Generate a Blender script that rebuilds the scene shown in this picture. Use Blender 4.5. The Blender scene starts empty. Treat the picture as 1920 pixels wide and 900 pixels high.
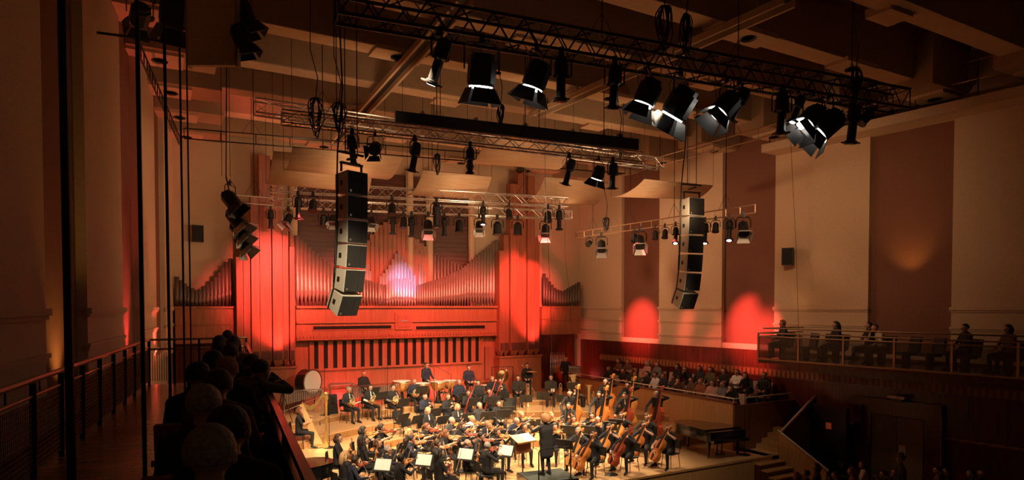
import bpy, math, random
import numpy as np
from mathutils import Vector, Matrix, Euler
R = math.radians
random.seed(7)
SC = bpy.context.scene
COL = SC.collection
# ------------------------------------------------------------------ camera, world, exposure
EYE = Vector((0, 0, 5.15)); YAW = R(29.1); TILT = R(1.5); FPX = 1200.0; CXP = 960.0
CYP = 574 + FPX * math.tan(TILT)
cam = bpy.data.cameras.new('camera'); camo = bpy.data.objects.new('camera', cam); COL.objects.link(camo)
camo.location = EYE; camo.rotation_euler = (R(90) - TILT, 0, -YAW)
cam.sensor_width = 36; cam.lens = FPX * 36 / 1920; cam.shift_y = (CYP - 450) / 1920
cam.clip_start = .05; cam.clip_end = 200
SC.camera = camo
W = bpy.data.worlds.new('world'); SC.world = W; W.use_nodes = True
W.node_tree.nodes['Background'].inputs[0].default_value = (1, .55, .28, 1)
W.node_tree.nodes['Background'].inputs[1].default_value = .010
SC.cycles.max_bounces = 8
SC.view_settings.view_transform = 'Standard'; SC.view_settings.look = 'None'
SC.view_settings.exposure = 1.08; SC.view_settings.gamma = 1; SC.view_settings.use_curve_mapping = False

FV = Vector((math.sin(YAW) * math.cos(TILT), math.cos(YAW) * math.cos(TILT), -math.sin(TILT)))
RV = Vector((math.cos(YAW), -math.sin(YAW), 0)); UV = RV.cross(FV)
def on(px, py, X=None, Y=None, Z=None, d=None):
    r = FV + RV * ((px - CXP) / FPX) + UV * ((CYP - py) / FPX)
    if X is not None: k = (X - EYE.x) / r.x
    elif Y is not None: k = (Y - EYE.y) / r.y
    elif Z is not None: k = (Z - EYE.z) / r.z
    else: k = d
    return EYE + r * k
YB = 28.0
def WL(y): return .64 - .114 * (YB - y)
def WR(y): return 19.75 + .114 * (YB - y)
ZC = 11.95          # underside of the ceiling beams
ZB = EYE.z - 1.82   # balcony floor

def lamp_light(name, loc, target, power, color, size=35, blend=.5, radius=.15):
    l = bpy.data.lights.new(name, 'SPOT'); l.energy = power; l.color = color
    l.spot_size = R(size); l.spot_blend = blend; l.shadow_soft_size = radius
    o = bpy.data.objects.new(name, l); COL.objects.link(o); o.location = loc
    dv = Vector(target) - Vector(loc)
    o.rotation_euler = dv.to_track_quat('-Z', 'Y').to_euler()
    return o
WARM = (1, .74, .46)
RED = (1, .10, .09)
# stage key light: from the fixtures on the front, middle and rear trusses
KEY = 2350
for (x, y, z, tx, ty, p) in [
    (4.2, 10.7, 9.4, 7.0, 18.5, 1.0), (6.6, 10.4, 9.4, 9.5, 17.5, 1.0), (9.0, 10.1, 9.4, 11.5, 18.5, 1.0),
    (11.5, 9.8, 9.4, 8.5, 21, 1.0), (14.6, 9.5, 9.4, 12.5, 21.5, 1.0), (3.2, 10.8, 9.4, 5.2, 20, .8),
    (3.9, 16.5, 9.3, 7.0, 22.5, .8), (7.4, 16.6, 9.3, 9.8, 23.5, .8), (12.6, 16.6, 9.3, 13.5, 21.5, .9),
    (10.9, 16.6, 9.3, 11.5, 24, .7), (14.2, 17.5, 7.6, 12.5, 18.5, .7), (14.8, 21.5, 7.5, 13.2, 18.0, .6),
    (1.7, 18.2, 7.2, 6.5, 20, .6), (13.0, 9.7, 9.4, 13.2, 16.6, .75), (9.6, 10.1, 9.4, 15.4, 17.2, .75)]:
    lamp_light('stage_spot', (x, y, z), (tx, ty, .4), KEY * p, WARM, 42, .7, .2)
for (x, y, z, tx, ty, p) in [(6.3, 21.2, 8.3, 7.5, 18.0, .6), (9.5, 21.2, 8.3, 9.5, 18.0, .6), (12.5, 21.2, 8.3, 11.8, 18.0, .6)]:
    lamp_light('back_spot', (x, y, z), (tx, ty, .4), KEY * p, WARM, 55, .7, .2)
# red wash on organ and walls
for (x, y, z, tx, ty, tz, p, s) in [
    (4.3, 26.0, 2.75, 4.1, 27.5, 7.0, 260, 75), (16.2, 26.0, 2.75, 16.1, 27.5, 7.0, 260, 75),          # tower uplights
    (4.6, 21.3, 8.3, 4.1, 27.3, 6.0, 1900, 44), (13.8, 21.3, 8.3, 15.85, 27.3, 6.0, 2000, 38),              # tower beams
    (7.0, 21.3, 8.3, 7.6, 27.3, 4.5, 1150, 58), (11.2, 21.3, 8.3, 12.2, 27.3, 4.5, 1150, 58),              # organ front wash
    (9.0, 21.3, 8.3, 9.9, 27.6, 6.6, 420, 30),
    (7.0, 26.0, 1.2, 7.0, 27.6, 1.5, 40, 110), (11.6, 26.0, 1.2, 11.8, 27.6, 1.5, 40, 110),                # floor floods behind the players
    (15.4, 22.9, 8.0, 20.3, 23.8, 4.2, 2900, 26), (15.6, 17.7, 8.0, 20.95, 17.8, 4.25, 3900, 27),               # wall niches
    (15.5, 19.3, 8.0, 20.4, 20.2, 4.2, 1000, 26), (17.6, 26.6, 1.2, 19.4, 27.4, 2.2, 60, 90),
    (.5, 25.6, 3.3, .37, 25.6, 5.2, 90, 50), (.15, 22.0, 3.3, -.05, 22.0, 5.2, 200, 50), (-.2, 18.3, 3.4, -.55, 18.2, 5.4, 260, 45),
    (2.2, 23.0, 10.6, 3.2, 23.6, 12.6, 60, 80)]:
    lamp_light('red_spot', (x, y, z), (tx, ty, tz), p * 1.6, RED, s, 1 if s < 50 else .8, .1)
lamp_light('violet_spot', (9.0, 21.3, 8.4), (9.75, 27.5, 6.3), 1600, (.52, .46, 1), 16, .8, .1)
for (x, y, z, tx, ty, tz, p) in [(-.95, 12.0, 3.7, -1.3, 11.9, 6.2, 60), (20.9, 11.9, 6.0, 21.8, 12.1, 7.4, 22), (20.4, 16.0, 4.6, 20.9, 15.5, 5.6, 5)]:
    lamp_light('amber_spot', (x, y, z), (tx, ty, tz), p, (1, .5, .12), 80, 1, .1)
# added fill without fixtures: brightens reflectors, walls and ceiling over the stage end
for (x, y, z, p) in [(4.5, 22.5, 9.9, 50), (15.5, 22.5, 9.9, 50), (5.5, 16.5, 9.9, 34), (10, 16.5, 9.9, 40), (14.5, 16.5, 9.9, 34), (5.5, 17.6, 7.2, 70), (10, 19.6, 7.2, 90), (14.6, 17.6, 7.2, 110), (12.5, 23.4, 7.4, 70), (7, 23.4, 7.4, 60), (15.2, 15.5, 8.2, 40)]:
    lamp_light('stage_fill', (x, y, z), (x, y + 1, z + .3), p * 1.15, (1, .60, .33), 168, .7, .4)

lamp_light('wall_fill', (13.6, 22.0, 8.6), (20.3, 20.5, 6.8), 380, (1, .60, .34), 125, 1, .3)  # added fill lamps that brighten the side walls
lamp_light('wall_fill', (14.6, 12.6, 8.8), (21.2, 15.0, 7.6), 230, (1, .58, .31), 110, 1, .3)
lamp_light('wall_fill', (6.5, 19, 8.3), (0, 22, 7.4), 120, (1, .60, .34), 120, 1, .3)

# ------------------------------------------------------------------ mesh helpers
class MB:
    def __init__(s): s.v = []; s.f = []; s.m = []; s.mi = 0
    def add(s, vs, fs, M=None):
        b = len(s.v)
        if M is not None: vs = [M @ Vector(p) for p in vs]
        s.v += [tuple(p) for p in vs]; s.f += [tuple(b + i for i in f) for f in fs]; s.m += [s.mi] * len(fs)
        return s
    def hexa(s, p, M=None):   # 4 bottom (ccw) + 4 top
        return s.add(p, [(3, 2, 1, 0), (4, 5, 6, 7), (0, 1, 5, 4), (1, 2, 6, 5), (2, 3, 7, 6), (3, 0, 4, 7)], M)
    def boxp(s, a, b, M=None):
        x0, y0, z0 = a; x1, y1, z1 = b
        return s.hexa([(x0, y0, z0), (x1, y0, z0), (x1, y1, z0), (x0, y1, z0), (x0, y0, z1), (x1, y0, z1), (x1, y1, z1), (x0, y1, z1)], M)
    def box(s, c, d, M=None):
        return s.boxp([c[i] - d[i] / 2 for i in range(3)], [c[i] + d[i] / 2 for i in range(3)], M)
    def tube(s, pts, r, n=6, M=None, caps=True):
        pts = [Vector(p) for p in pts]; k = len(pts)
        rr = r if isinstance(r, (list, tuple)) else [r] * k
        vs = []; prev = None
        for i, p in enumerate(pts):
            t = (pts[min(i + 1, k - 1)] - pts[max(i - 1, 0)])
            t = t.normalized() if t.length > 1e-9 else Vector((0, 0, 1))
            if prev is None:
                a = Vector((0, 0, 1)) if abs(t.z) < .9 else Vector((1, 0, 0))
                u = t.cross(a).normalized()
            else:
                u = (prev - t * prev.dot(t)).normalized()
            prev = u; w = t.cross(u)
            for j in range(n):
                an = 2 * math.pi * j / n
                vs.append(p + (u * math.cos(an) + w * math.sin(an)) * rr[i])
        fs = []
        for i in range(k - 1):
            for j in range(n):
                fs.append((i * n + j, i * n + (j + 1) % n, (i + 1) * n + (j + 1) % n, (i + 1) * n + j))
        if caps: fs += [tuple(range(n - 1, -1, -1)), tuple(range((k - 1) * n, k * n))]
        return s.add(vs, fs, M)
    def lathe(s, prof, n=16, M=None):   # prof [(r,z)]
        vs = []; fs = []
        for (r, z) in prof:
            for j in range(n):
                a = 2 * math.pi * j / n; vs.append((r * math.cos(a), r * math.sin(a), z))
        for i in range(len(prof) - 1):
            for j in range(n):
                fs.append((i * n + j, i * n + (j + 1) % n, (i + 1) * n + (j + 1) % n, (i + 1) * n + j))
        fs += [tuple(range(n - 1, -1, -1)), tuple(range((len(prof) - 1) * n, len(prof) * n))]
        return s.add(vs, fs, M)
    def prism(s, out, z0, z1, M=None):
        n = len(out)
        vs = [(x, y, z0) for x, y in out] + [(x, y, z1) for x, y in out]
        fs = [tuple(range(n - 1, -1, -1)), tuple(range(n, 2 * n))] + [(j, (j + 1) % n, n + (j + 1) % n, n + j) for j in range(n)]
        return s.add(vs, fs, M)
    def ball(s, c, r, n=10, m=7, M=None):
        if not isinstance(r, (list, tuple)): r = (r, r, r)
        vs = []; fs = []
        for i in range(m + 1):
            ph = math.pi * i / m
            for j in range(n):
                a = 2 * math.pi * j / n
                sp = max(math.sin(ph), 1e-3)
                vs.append((c[0] + r[0] * sp * math.cos(a), c[1] + r[1] * sp * math.sin(a), c[2] - r[2] * math.cos(ph)))
        for i in range(m):
            for j in range(n):
                fs.append((i * n + j, i * n + (j + 1) % n, (i + 1) * n + (j + 1) % n, (i + 1) * n + j))
        return s.add(vs, fs, M)
    def mesh(s, name, mats, smooth=False):
        me = bpy.data.meshes.new(name)
        me.from_pydata(s.v, [], s.f)
        if not isinstance(mats, (list, tuple)): mats = [mats]
        for m in mats: me.materials.append(m)
        if len(mats) > 1: me.polygons.foreach_set('material_index', s.m)
        if smooth: me.polygons.foreach_set('use_smooth', [True] * len(s.f))
        me.update(); return me
def obj(name, mesh, parent=None, M=None):
    o = bpy.data.objects.new(name, mesh); COL.objects.link(o)
    if parent is not None: o.parent = parent
    if M is not None: o.matrix_local = M if parent is not None else M
    return o
def tag(o, label, cat, group=None):
    o['label'] = label; o['category'] = cat
    if group: o['group'] = group
    return o
def root(name, loc, label, cat, group=None, rz=0):
    o = bpy.data.objects.new(name, None); COL.objects.link(o); o.location = loc; o.rotation_euler = (0, 0, rz)
    o.empty_display_size = .1
    return tag(o, label, cat, group)
def struct(name, mesh, label=None, cat=None):
    o = obj(name, mesh); o['kind'] = 'structure'
    if label: o['label'] = label
    if cat: o['category'] = cat
    return o
def stuffpart(o): o['kind'] = 'stuff'; return o
# a prototype is a list of parts (name, mesh, local matrix or None, [sub-parts])
def place(parts, name, label, cat, M, group=None):
    o = bpy.data.objects.new(name, None); COL.objects.link(o); o.matrix_world = M; o.empty_display_size = .1
    tag(o, label, cat, group)
    for p in parts: _part(p, o)
    return o
def _part(p, parent):
    c = obj(p[0], p[1], parent, p[2] if len(p) > 2 else None)
    for q in (p[3] if len(p) > 3 else ()): _part(q, c)
    return c
def frame(origin, ydir, zdir):
    y = Vector(ydir).normalized(); z = Vector(zdir); z = (z - y * z.dot(y)).normalized(); x = y.cross(z)
    m = Matrix((x, y, z)).transposed().to_4x4(); m.translation = Vector(origin); return m
def TR(x, y, z, rz=0): return Matrix.Translation((x, y, z)) @ Matrix.Rotation(rz, 4, 'Z')
ORD = 'first second third fourth fifth sixth seventh eighth ninth tenth eleventh twelfth thirteenth fourteenth fifteenth sixteenth seventeenth eighteenth nineteenth twentieth'.split()

# ------------------------------------------------------------------ materials
def mat(name, col, rough=.6, metal=0, var=.0, scale=4, stretch=(1, 1, 1), bump=0, emit=None, es=0, alpha=1, spec=.5, coat=0):
    m = bpy.data.materials.new(name); m.use_nodes = True
    nt = m.node_tree; b = nt.nodes['Principled BSDF']
    b.inputs['Base Color'].default_value = (*col, 1); b.inputs['Roughness'].default_value = rough
    b.inputs['Metallic'].default_value = metal; b.inputs['Specular IOR Level'].default_value = spec
    if coat: b.inputs['Coat Weight'].default_value = coat; b.inputs['Coat Roughness'].default_value = .15
    tc = nt.nodes.new('ShaderNodeTexCoord'); mp = nt.nodes.new('ShaderNodeMapping')
    mp.inputs['Scale'].default_value = stretch
    nz = nt.nodes.new('ShaderNodeTexNoise'); nz.inputs['Scale'].default_value = scale; nz.inputs['Detail'].default_value = 4
    nt.links.new(tc.outputs['Object'], mp.inputs[0]); nt.links.new(mp.outputs[0], nz.inputs['Vector'])
    if var:
        rp = nt.nodes.new('ShaderNodeValToRGB')
        rp.color_ramp.elements[0].position = .3; rp.color_ramp.elements[1].position = .7
        rp.color_ramp.elements[0].color = (*[c * (1 - var) for c in col], 1)
        rp.color_ramp.elements[1].color = (*[min(1, c * (1 + var)) for c in col], 1)
        nt.links.new(nz.outputs['Fac'], rp.inputs[0]); nt.links.new(rp.outputs[0], b.inputs['Base Color'])
    if bump:
        bp = nt.nodes.new('ShaderNodeBump'); bp.inputs['Strength'].default_value = bump; bp.inputs['Distance'].default_value = .02
        nt.links.new(nz.outputs['Fac'], bp.inputs['Height']); nt.links.new(bp.outputs[0], b.inputs['Normal'])
    if emit: b.inputs['Emission Color'].default_value = (*emit, 1); b.inputs['Emission Strength'].default_value = es
    if alpha < 1: b.inputs['Alpha'].default_value = alpha
    return m
MT = dict(
    plaster=mat('plaster', (.56, .40, .26), .85, var=.07, scale=25, bump=.25),
    panel=mat('wall_panel', (.19, .075, .042), .8, var=.12, scale=40, bump=.2),
    darkwood=mat('dark_wood', (.095, .02, .011), .28, var=.35, scale=3, stretch=(3, 3, .25), coat=.4),
    organwood=mat('organ_wood', (.34, .12, .055), .4, var=.18, scale=3, stretch=(6, 6, .4)),
    organplank=mat('organ_plank', (.30, .095, .045), .5, var=.22, scale=2, stretch=(7, 7, .3)),
    louvre=mat('louvre_wood', (.10, .035, .022), .5, var=.2, scale=3, stretch=(.4, 6, 6)),
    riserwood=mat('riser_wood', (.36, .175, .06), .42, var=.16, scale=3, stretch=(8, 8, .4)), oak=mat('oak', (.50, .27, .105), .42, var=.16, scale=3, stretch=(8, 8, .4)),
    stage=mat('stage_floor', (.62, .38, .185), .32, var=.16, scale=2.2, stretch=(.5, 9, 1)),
    balfloor=mat('balcony_floor', (.30, .125, .045), .22, var=.35, scale=2.2, stretch=(1.2, 14, 1)),
    hallfloor=mat('hall_floor', (.05, .028, .02), .6, var=.2),
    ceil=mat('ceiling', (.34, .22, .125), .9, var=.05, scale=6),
    beamlow=mat('beam_soffit', (.52, .36, .22), .9, var=.05, scale=6),  # beam undersides made paler: stage bounce from below put into the colour
    ply=mat('plywood', (.50, .335, .205), .5, var=.10, scale=2.5, stretch=(.6, 6, 6)),
    black=mat('black_metal', (.012, .011, .011), .45, .2, spec=.4), blackp=mat('black_plastic', (.018, .017, .017), .6),
    steel=mat('steel', (.42, .38, .34), .38, .8), alu=mat('aluminium', (.58, .54, .5), .35, .85),
    chrome=mat('chrome', (.8, .78, .75), .18, 1), brass=mat('brass', (.86, .66, .34), .25, .6), gold=mat('gilt', (.75, .50, .18), .3, .75, var=.15, scale=12),
    pipe=mat('pipe_metal', (.40, .31, .25), .42, .6, var=.08, scale=3), pipes=mat('pipe_silver', (.62, .56, .54), .42, .55), grille=mat('speaker_grille', (.010, .010, .010), .8, var=.4, scale=300),
    cab=mat('speaker_cabinet', (.42, .41, .35), .7, var=.1, scale=30), white=mat('white_paper', (.85, .84, .80), .7), cream=mat('cream', (.72, .66, .52), .6),
    yellow=mat('yellow_paper', (.85, .75, .35), .7), varnish=mat('varnish', (.48, .155, .035), .25, var=.2, scale=6, coat=.5),
    varnish2=mat('varnish_red', (.28, .05, .02), .25, var=.2, scale=6, coat=.5), varnish3=mat('varnish_gold', (.58, .24, .06), .25, var=.2, scale=6, coat=.5),
    ebony=mat('ebony', (.014, .011, .01), .3), copper=mat('copper', (.80, .40, .17), .24, .7, var=.15, scale=6), skinhead=mat('drum_skin', (.82, .78, .70), .55),
    piano=mat('piano_black', (.008, .007, .007), .12, coat=.8), seat=mat('seat_fabric', (.33, .13, .09), .9, var=.1, scale=50), seatw=mat('pale_seat', (.46, .27, .20), .9, var=.1, scale=50),
    rail=mat('rail_wood', (.17, .06, .03), .3, var=.2, scale=4, stretch=(5, .4, 5), coat=.3), railm=mat('rail_metal', (.35, .22, .13), .4, .6),
    bassoon=mat('bassoon_wood', (.22, .03, .02), .25, coat=.4), door=mat('door_paint', (.17, .125, .065), .5, var=.06, scale=4),
    green=mat('podium_carpet', (.045, .055, .048), .9, var=.2, scale=60), lens=mat('lamp_lens', (.9, .9, .9), .2, emit=(1, .93, .82), es=9),
    lensoff=mat('lamp_glass', (.08, .08, .09), .1), glow=mat('barn_inside', (.35, .34, .32), .5, .6), exitm=mat('exit_sign', (.5, .03, .01), .5, emit=(1, .1, .03), es=.04),
    mesh=mat('mesh_panel', (.10, .075, .05), .6, .3, alpha=.42), case=mat('black_case', (.012, .012, .013), .6),
    eye=mat('eye', (.03, .02, .015), .3), lip=mat('lip', (.42, .17, .13), .5), shoe=mat('shoe', (.012, .011, .011), .25),
)
SKIN = [mat('skin_%d' % i, c, .5, var=.05, scale=20) for i, c in enumerate([(.50, .28, .19), (.44, .235, .15), (.36, .185, .115), (.55, .33, .24)])]
CLOTH = {k: mat('cloth_' + k, c, .85, var=.2, scale=30) for k, c in dict(black=(.014, .013, .015), navy=(.016, .02, .042), char=(.03, .03, .034), white=(.72, .70, .68), cream=(.62, .50, .38),
    red=(.35, .05, .04), brown=(.12, .06, .035), blue=(.06, .08, .16), grey=(.16, .15, .15), olive=(.11, .10, .05), pink=(.50, .27, .22), rust=(.26, .09, .04)).items()}
HAIR = {k: mat('hair_' + k, c, .55, var=.35, scale=45, bump=.6) for k, c in dict(black=(.012, .009, .008), brown=(.06, .026, .013), dark=(.028, .015, .009), grey=(.30, .27, .24), white=(.62, .58, .52),
    blond=(.45, .27, .12), auburn=(.17, .055, .02), ginger=(.42, .19, .075)).items()}
# ------------------------------------------------------------------ the setting
mb = MB(); mb.boxp((-6, -4, -1.2), (27, 29, -1.0))
struct('floor', mb.mesh('floor', MT['hallfloor']), 'dark hall floor below the stage', 'floor')
def wallstrip(side, y0, y1, z0, z1, t0, t1):   # slab on a fan wall between depths t0 (room side) and t1 outwards
    s = -1 if side == 'l' else 1; f = WL if side == 'l' else WR
    p = [(f(y0) + s * t0, y0), (f(y1) + s * t0, y1), (f(y1) + s * t1, y1), (f(y0) + s * t1, y0)]
    return [(x, y, z0) for x, y in p] + [(x, y, z1) for x, y in p]
DARKS = [(22.6, 25.0), (16.8, 19.2), (10.8, 13.3), (4.9, 7.4)]
LIGHTS = [(25.0, 28.0), (19.2, 22.6), (13.3, 16.8), (7.4, 10.8), (-1.5, 4.9)]
for side, nm in (('l', 'wall_left'), ('r', 'wall_right')):
    w = struct(nm, MB().hexa(wallstrip(side, -2, 28.2, -1, 12.9, .3, .6)).mesh(nm, MT['plaster']), 'plaster side wall of the hall with pilasters', 'wall')
    for a, b in LIGHTS:
        p = obj('pilaster', MB().hexa(wallstrip(side, a, b, 3.4, 12.9, 0, .32)).mesh('pilaster', MT['plaster']), w)
        m = MB()
        for z, h, t in ((5.12, .10, .07), (4.5, .06, .05), (3.88, .06, .05)):
            m.hexa(wallstrip(side, a - .03, b + .03 if b < 28 else b, z - h, z, -t, .02))
            m.hexa(wallstrip(side, a - .02, b + .02 if b < 28 else b, z - h - .06, z - h, -t * .5, .02))
        obj('moulding', m.mesh('moulding', MT['plaster']), w)
    for a, b in DARKS:
        obj('wall_panel', MB().hexa(wallstrip(side, a, b, 3.62, 12.9, .16, .32)).mesh('wall_panel', MT['panel']), w)
        obj('panel_sill', MB().hexa(wallstrip(side, a, b, 3.4, 3.62, .03, .32)).mesh('panel_sill', MT['plaster']), w)
    # dark wood lower wall with boards
    edges = np.arange(-1.5, 28.01, .983)
    for a, b in zip(edges[:-1], edges[1:]):
        if b < (7 if side == 'r' else 99): continue
        obj('board', MB().hexa(wallstrip(side, a + .004, b - .004, -1, 3.4, .02, .31)).mesh('board', MT['darkwood']), w)
    if side == 'r':
        m = MB(); y = 7.0
        while y < 26.4:
            m.hexa(wallstrip(side, y, y + .11, 2.42, 2.66, -.02, .05)); y += .19
        stuffpart(obj('dentil_band', m.mesh('dentil_band', mat('dentil', (.33, .13, .05), .5)), w))
        obj('band_board', MB().hexa(wallstrip(side, 7, 26.4, 2.38, 2.70, 0, .05)).mesh('band_board', MT['rail']), w)
        obj('chair_rail', MB().hexa(wallstrip(side, 7, 16, .95, 1.03, -.03, .05)).mesh('chair_rail', mat('rope_moulding', (.26, .11, .05), .5, var=.6, scale=12)), w)
w = struct('wall_back', MB().boxp((-2, YB, -1), (23, YB + .4, 12.9)).mesh('wall_back', MT['plaster']), 'plaster back wall behind the organ', 'wall')
# ceiling: slab, transverse beams, dropped blocks, side slabs with downlights
cl = struct('ceiling', MB().boxp((-5, -3, 13.25), (26, 28.4, 13.5)).mesh('ceiling', MT['ceil']), 'beamed ceiling of the hall', 'ceiling')
BY = [27.2, 24.5, 21.8, 19.1, 16.4, 13.7, 11.0, 8.3, 5.6]
dl = MB().lathe([(.17, 0), (.20, -.02), (.19, -.03), (.10, .02)], 14).mesh('downlight', MT['blackp'])
for i, y in enumerate(BY):
    x0, x1 = WL(y) - .2, WR(y) + .2
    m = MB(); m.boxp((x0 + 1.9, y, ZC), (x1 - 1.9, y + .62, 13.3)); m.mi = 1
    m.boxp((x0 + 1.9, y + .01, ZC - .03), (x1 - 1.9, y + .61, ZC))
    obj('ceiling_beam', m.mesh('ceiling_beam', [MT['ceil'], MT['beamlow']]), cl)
    for sx, s in ((x0, 1), (x1, -1)):
        a, b = sorted((sx, sx + s * 2.1))
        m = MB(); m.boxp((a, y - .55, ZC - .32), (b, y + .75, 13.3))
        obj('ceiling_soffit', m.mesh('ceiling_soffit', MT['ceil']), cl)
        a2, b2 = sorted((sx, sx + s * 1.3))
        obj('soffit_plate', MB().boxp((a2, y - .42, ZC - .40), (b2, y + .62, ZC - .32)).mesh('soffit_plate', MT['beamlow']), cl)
        obj('downlight', dl, cl, TR(sx + s * .75, y + .1, ZC - .40))
    if i % 2 == 0:
        for fx in (.30, .62, .80):
            cx = x0 + (x1 - x0) * fx
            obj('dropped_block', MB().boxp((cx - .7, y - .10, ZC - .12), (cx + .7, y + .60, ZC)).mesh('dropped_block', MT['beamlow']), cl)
            obj('downlight', dl, cl, TR(cx, y + .25, ZC - .12))
    else:
        for fx in (.42, .70):
            cx = x0 + (x1 - x0) * fx
            obj('dropped_block', MB().boxp((cx - .45, y + .3, ZC - .10), (cx + .45, y + .9, ZC + .1)).mesh('dropped_block', MT['beamlow']), cl)
# longitudinal lighting tracks under the ceiling
def bar(mbx, a, b, w, h):   # rectangular bar between two points
    a = Vector(a); b = Vector(b); t = (b - a).normalized(); u = t.cross(Vector((0, 0, 1))).normalized() * (w / 2); v = u.cross(t).normalized() * (h / 2)
    return mbx.hexa([a - u - v, a + u - v, b + u - v, b - u - v, a - u + v, a + u + v, b + u + v, b - u + v])
for k, (pa, pb, lab) in enumerate([((872, 0), (628, 268), 'long pale ceiling track running back above the hanging loudspeaker nearest the camera'), ((1480, 3), (1000, 217), 'long pale ceiling track ending above the black beam cover')]):
    a = on(*pa, Z=ZC - .35); b = on(*pb, Z=ZC - .35)
    t = root('ceiling_track', a, lab, 'ceiling track'); L = Vector((0, 0, 0))
    m = MB(); off = Vector((.17, 0, 0))
    obj('rail', bar(MB(), -off, b - a - off, .07, .16).mesh('rail', MT['beamlow']), t)
    obj('rail', bar(MB(), off, b - a + off, .07, .16).mesh('rail', MT['beamlow']), t)
    obj('channel', bar(MB(), Vector((0, 0, .1)), b - a + Vector((0, 0, .1)), .30, .05).mesh('channel', MT['blackp']), t)
    m = MB()
    for q in range(6):
        c = (b - a) * (q + .5) / 6; m.box(c + Vector((0, 0, .24)), (.06, .06, .26))
    obj('hanger', m.mesh('hanger', MT['steel']), t)
# catwalk ledge along the upper wall over the far gallery
cw = root('catwalk', (WR(16), 16, 10.9), 'pale ledge of the upper catwalk along the far side wall with thin railings', 'catwalk')
def P(*a): return Vector(a) - cw.location
def off(l): return [Vector(p) - cw.location for p in l]
obj('slab', MB().hexa(off(wallstrip('r', 2, 16.7, 10.95, 11.25, -.95, .3))).mesh('slab', MT['plaster']), cw)
for y in np.arange(3.2, 16.6, 1.65):
    x = WR(y) - .9; obj('post', MB().tube([P(x, y, 11.25), P(x, y, 12.3)], .02).mesh('post', MT['blackp']), cw)
for z in (11.75, 12.3):
    obj('rail', MB().tube([P(WR(2) - .9, 2, z), P(WR(16.6) - .9, 16.6, z)], .018).mesh('rail', MT['railm']), cw)

# ------------------------------------------------------------------ stage with curved tiers
SCX, SCY = 10.1, 14.5
m = MB(); m.boxp((1.6, 14.9, -1.0), (18.6, 28, 0))
st = struct('stage', m.mesh('stage', MT['stage']), 'pale wooden concert stage floor', 'stage')
obj('stage_nosing', MB().boxp((1.6, 14.84, -.06), (18.6, 14.9, .004)).mesh('nosing', MT['oak']), st)
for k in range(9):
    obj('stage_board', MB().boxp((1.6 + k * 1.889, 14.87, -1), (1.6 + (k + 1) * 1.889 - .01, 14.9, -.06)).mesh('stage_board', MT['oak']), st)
TIERS = [(5.8, .25), (7.5, .5), (9.2, .75), (10.9, .95)]
def tier_z(x, y):
    r = math.hypot(x - SCX, y - SCY); z = 0
    if y < (16.9 if x < SCX else 17.5) or x < 2.2 or x > 18.3: return 0
    for rr, zz in TIERS:
        if r > rr: z = zz
    return z
for rr, zz in TIERS:
    # polygon: inner facetted arc, clipped by the sides, closed at the back wall
    pts = []; n = 11
    a0 = math.asin(min(1, 2.4 / rr)); a1 = math.asin(min(1, 3.0 / rr))
    for i in range(n + 1):
        a = (math.pi - a0) + (a0 + a1 - math.pi) * i / n
        x = SCX + rr * math.cos(a); y = SCY + rr * math.sin(a)
        pts.append((min(max(x, 2.3), 18.2), y))
    pts = [p for i, p in enumerate(pts) if i == 0 or p != pts[i - 1]]
    lx, rx = 2.3, 18.2
    poly = [(lx, 27.9), (lx, pts[0][1])] + pts + [(rx, pts[-1][1]), (rx, 27.9)]
    cp = []
    for p in poly:
        if not cp or (abs(p[0] - cp[-1][0]) + abs(p[1] - cp[-1][1]) > 1e-4): cp.append(p)
    poly = list(reversed(cp)) if sum((cp[i][0] * cp[(i + 1) % len(cp)][1] - cp[(i + 1) % len(cp)][0] * cp[i][1]) for i in range(len(cp))) < 0 else cp
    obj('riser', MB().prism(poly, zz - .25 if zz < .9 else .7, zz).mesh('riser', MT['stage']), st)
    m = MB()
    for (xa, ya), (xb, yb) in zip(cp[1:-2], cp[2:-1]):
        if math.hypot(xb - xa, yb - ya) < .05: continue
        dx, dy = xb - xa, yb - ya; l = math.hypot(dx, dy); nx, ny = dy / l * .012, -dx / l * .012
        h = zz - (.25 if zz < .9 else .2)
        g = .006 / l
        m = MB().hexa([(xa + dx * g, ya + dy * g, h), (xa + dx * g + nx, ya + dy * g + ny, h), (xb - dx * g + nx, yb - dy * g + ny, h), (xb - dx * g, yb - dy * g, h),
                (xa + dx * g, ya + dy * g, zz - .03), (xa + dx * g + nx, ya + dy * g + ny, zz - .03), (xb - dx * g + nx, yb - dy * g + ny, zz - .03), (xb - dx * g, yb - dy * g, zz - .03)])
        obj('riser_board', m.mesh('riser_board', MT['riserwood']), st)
# ------------------------------------------------------------------ organ
MT['mouth'] = mat('pipe_mouth', (.22, .15, .12), .5, .4)
YO = 27.2     # front plane of the organ case
def ox(px, Y=YO): return on(px, 574, Y=Y).x
def oz(px, py, Y=YO): return on(px, py, Y=Y).z
XL, XR = ox(555), ox(935)
org = root('pipe_organ', ((XL + XR) / 2, YB, .95), 'large mahogany pipe organ filling the back wall with fanned metal pipes', 'organ')
OL = org.location
class OM(MB):
    def mesh(s, *a, **k):
        s.v = [tuple(Vector(p) - OL) for p in s.v]; return MB.mesh(s, *a, **k)
def opart(name, m, mt, smooth=False, parent=org): return obj(name, m.mesh(name, mt, smooth), parent)
zt, zd = 5.13, 3.78
opart('organ_case', OM().boxp((XL, YO, zd), (XR, YB, zt)), MT['organwood'])
opart('case_cornice', OM().boxp((XL, YO - .12, zt - .06), (XR, YO + .1, zt + .03)), MT['organwood'])
opart('case_moulding', OM().boxp((XL, YO - .09, oz(750, 603) - .03), (XR, YO, oz(750, 603) + .03)), MT['organwood'])
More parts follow.
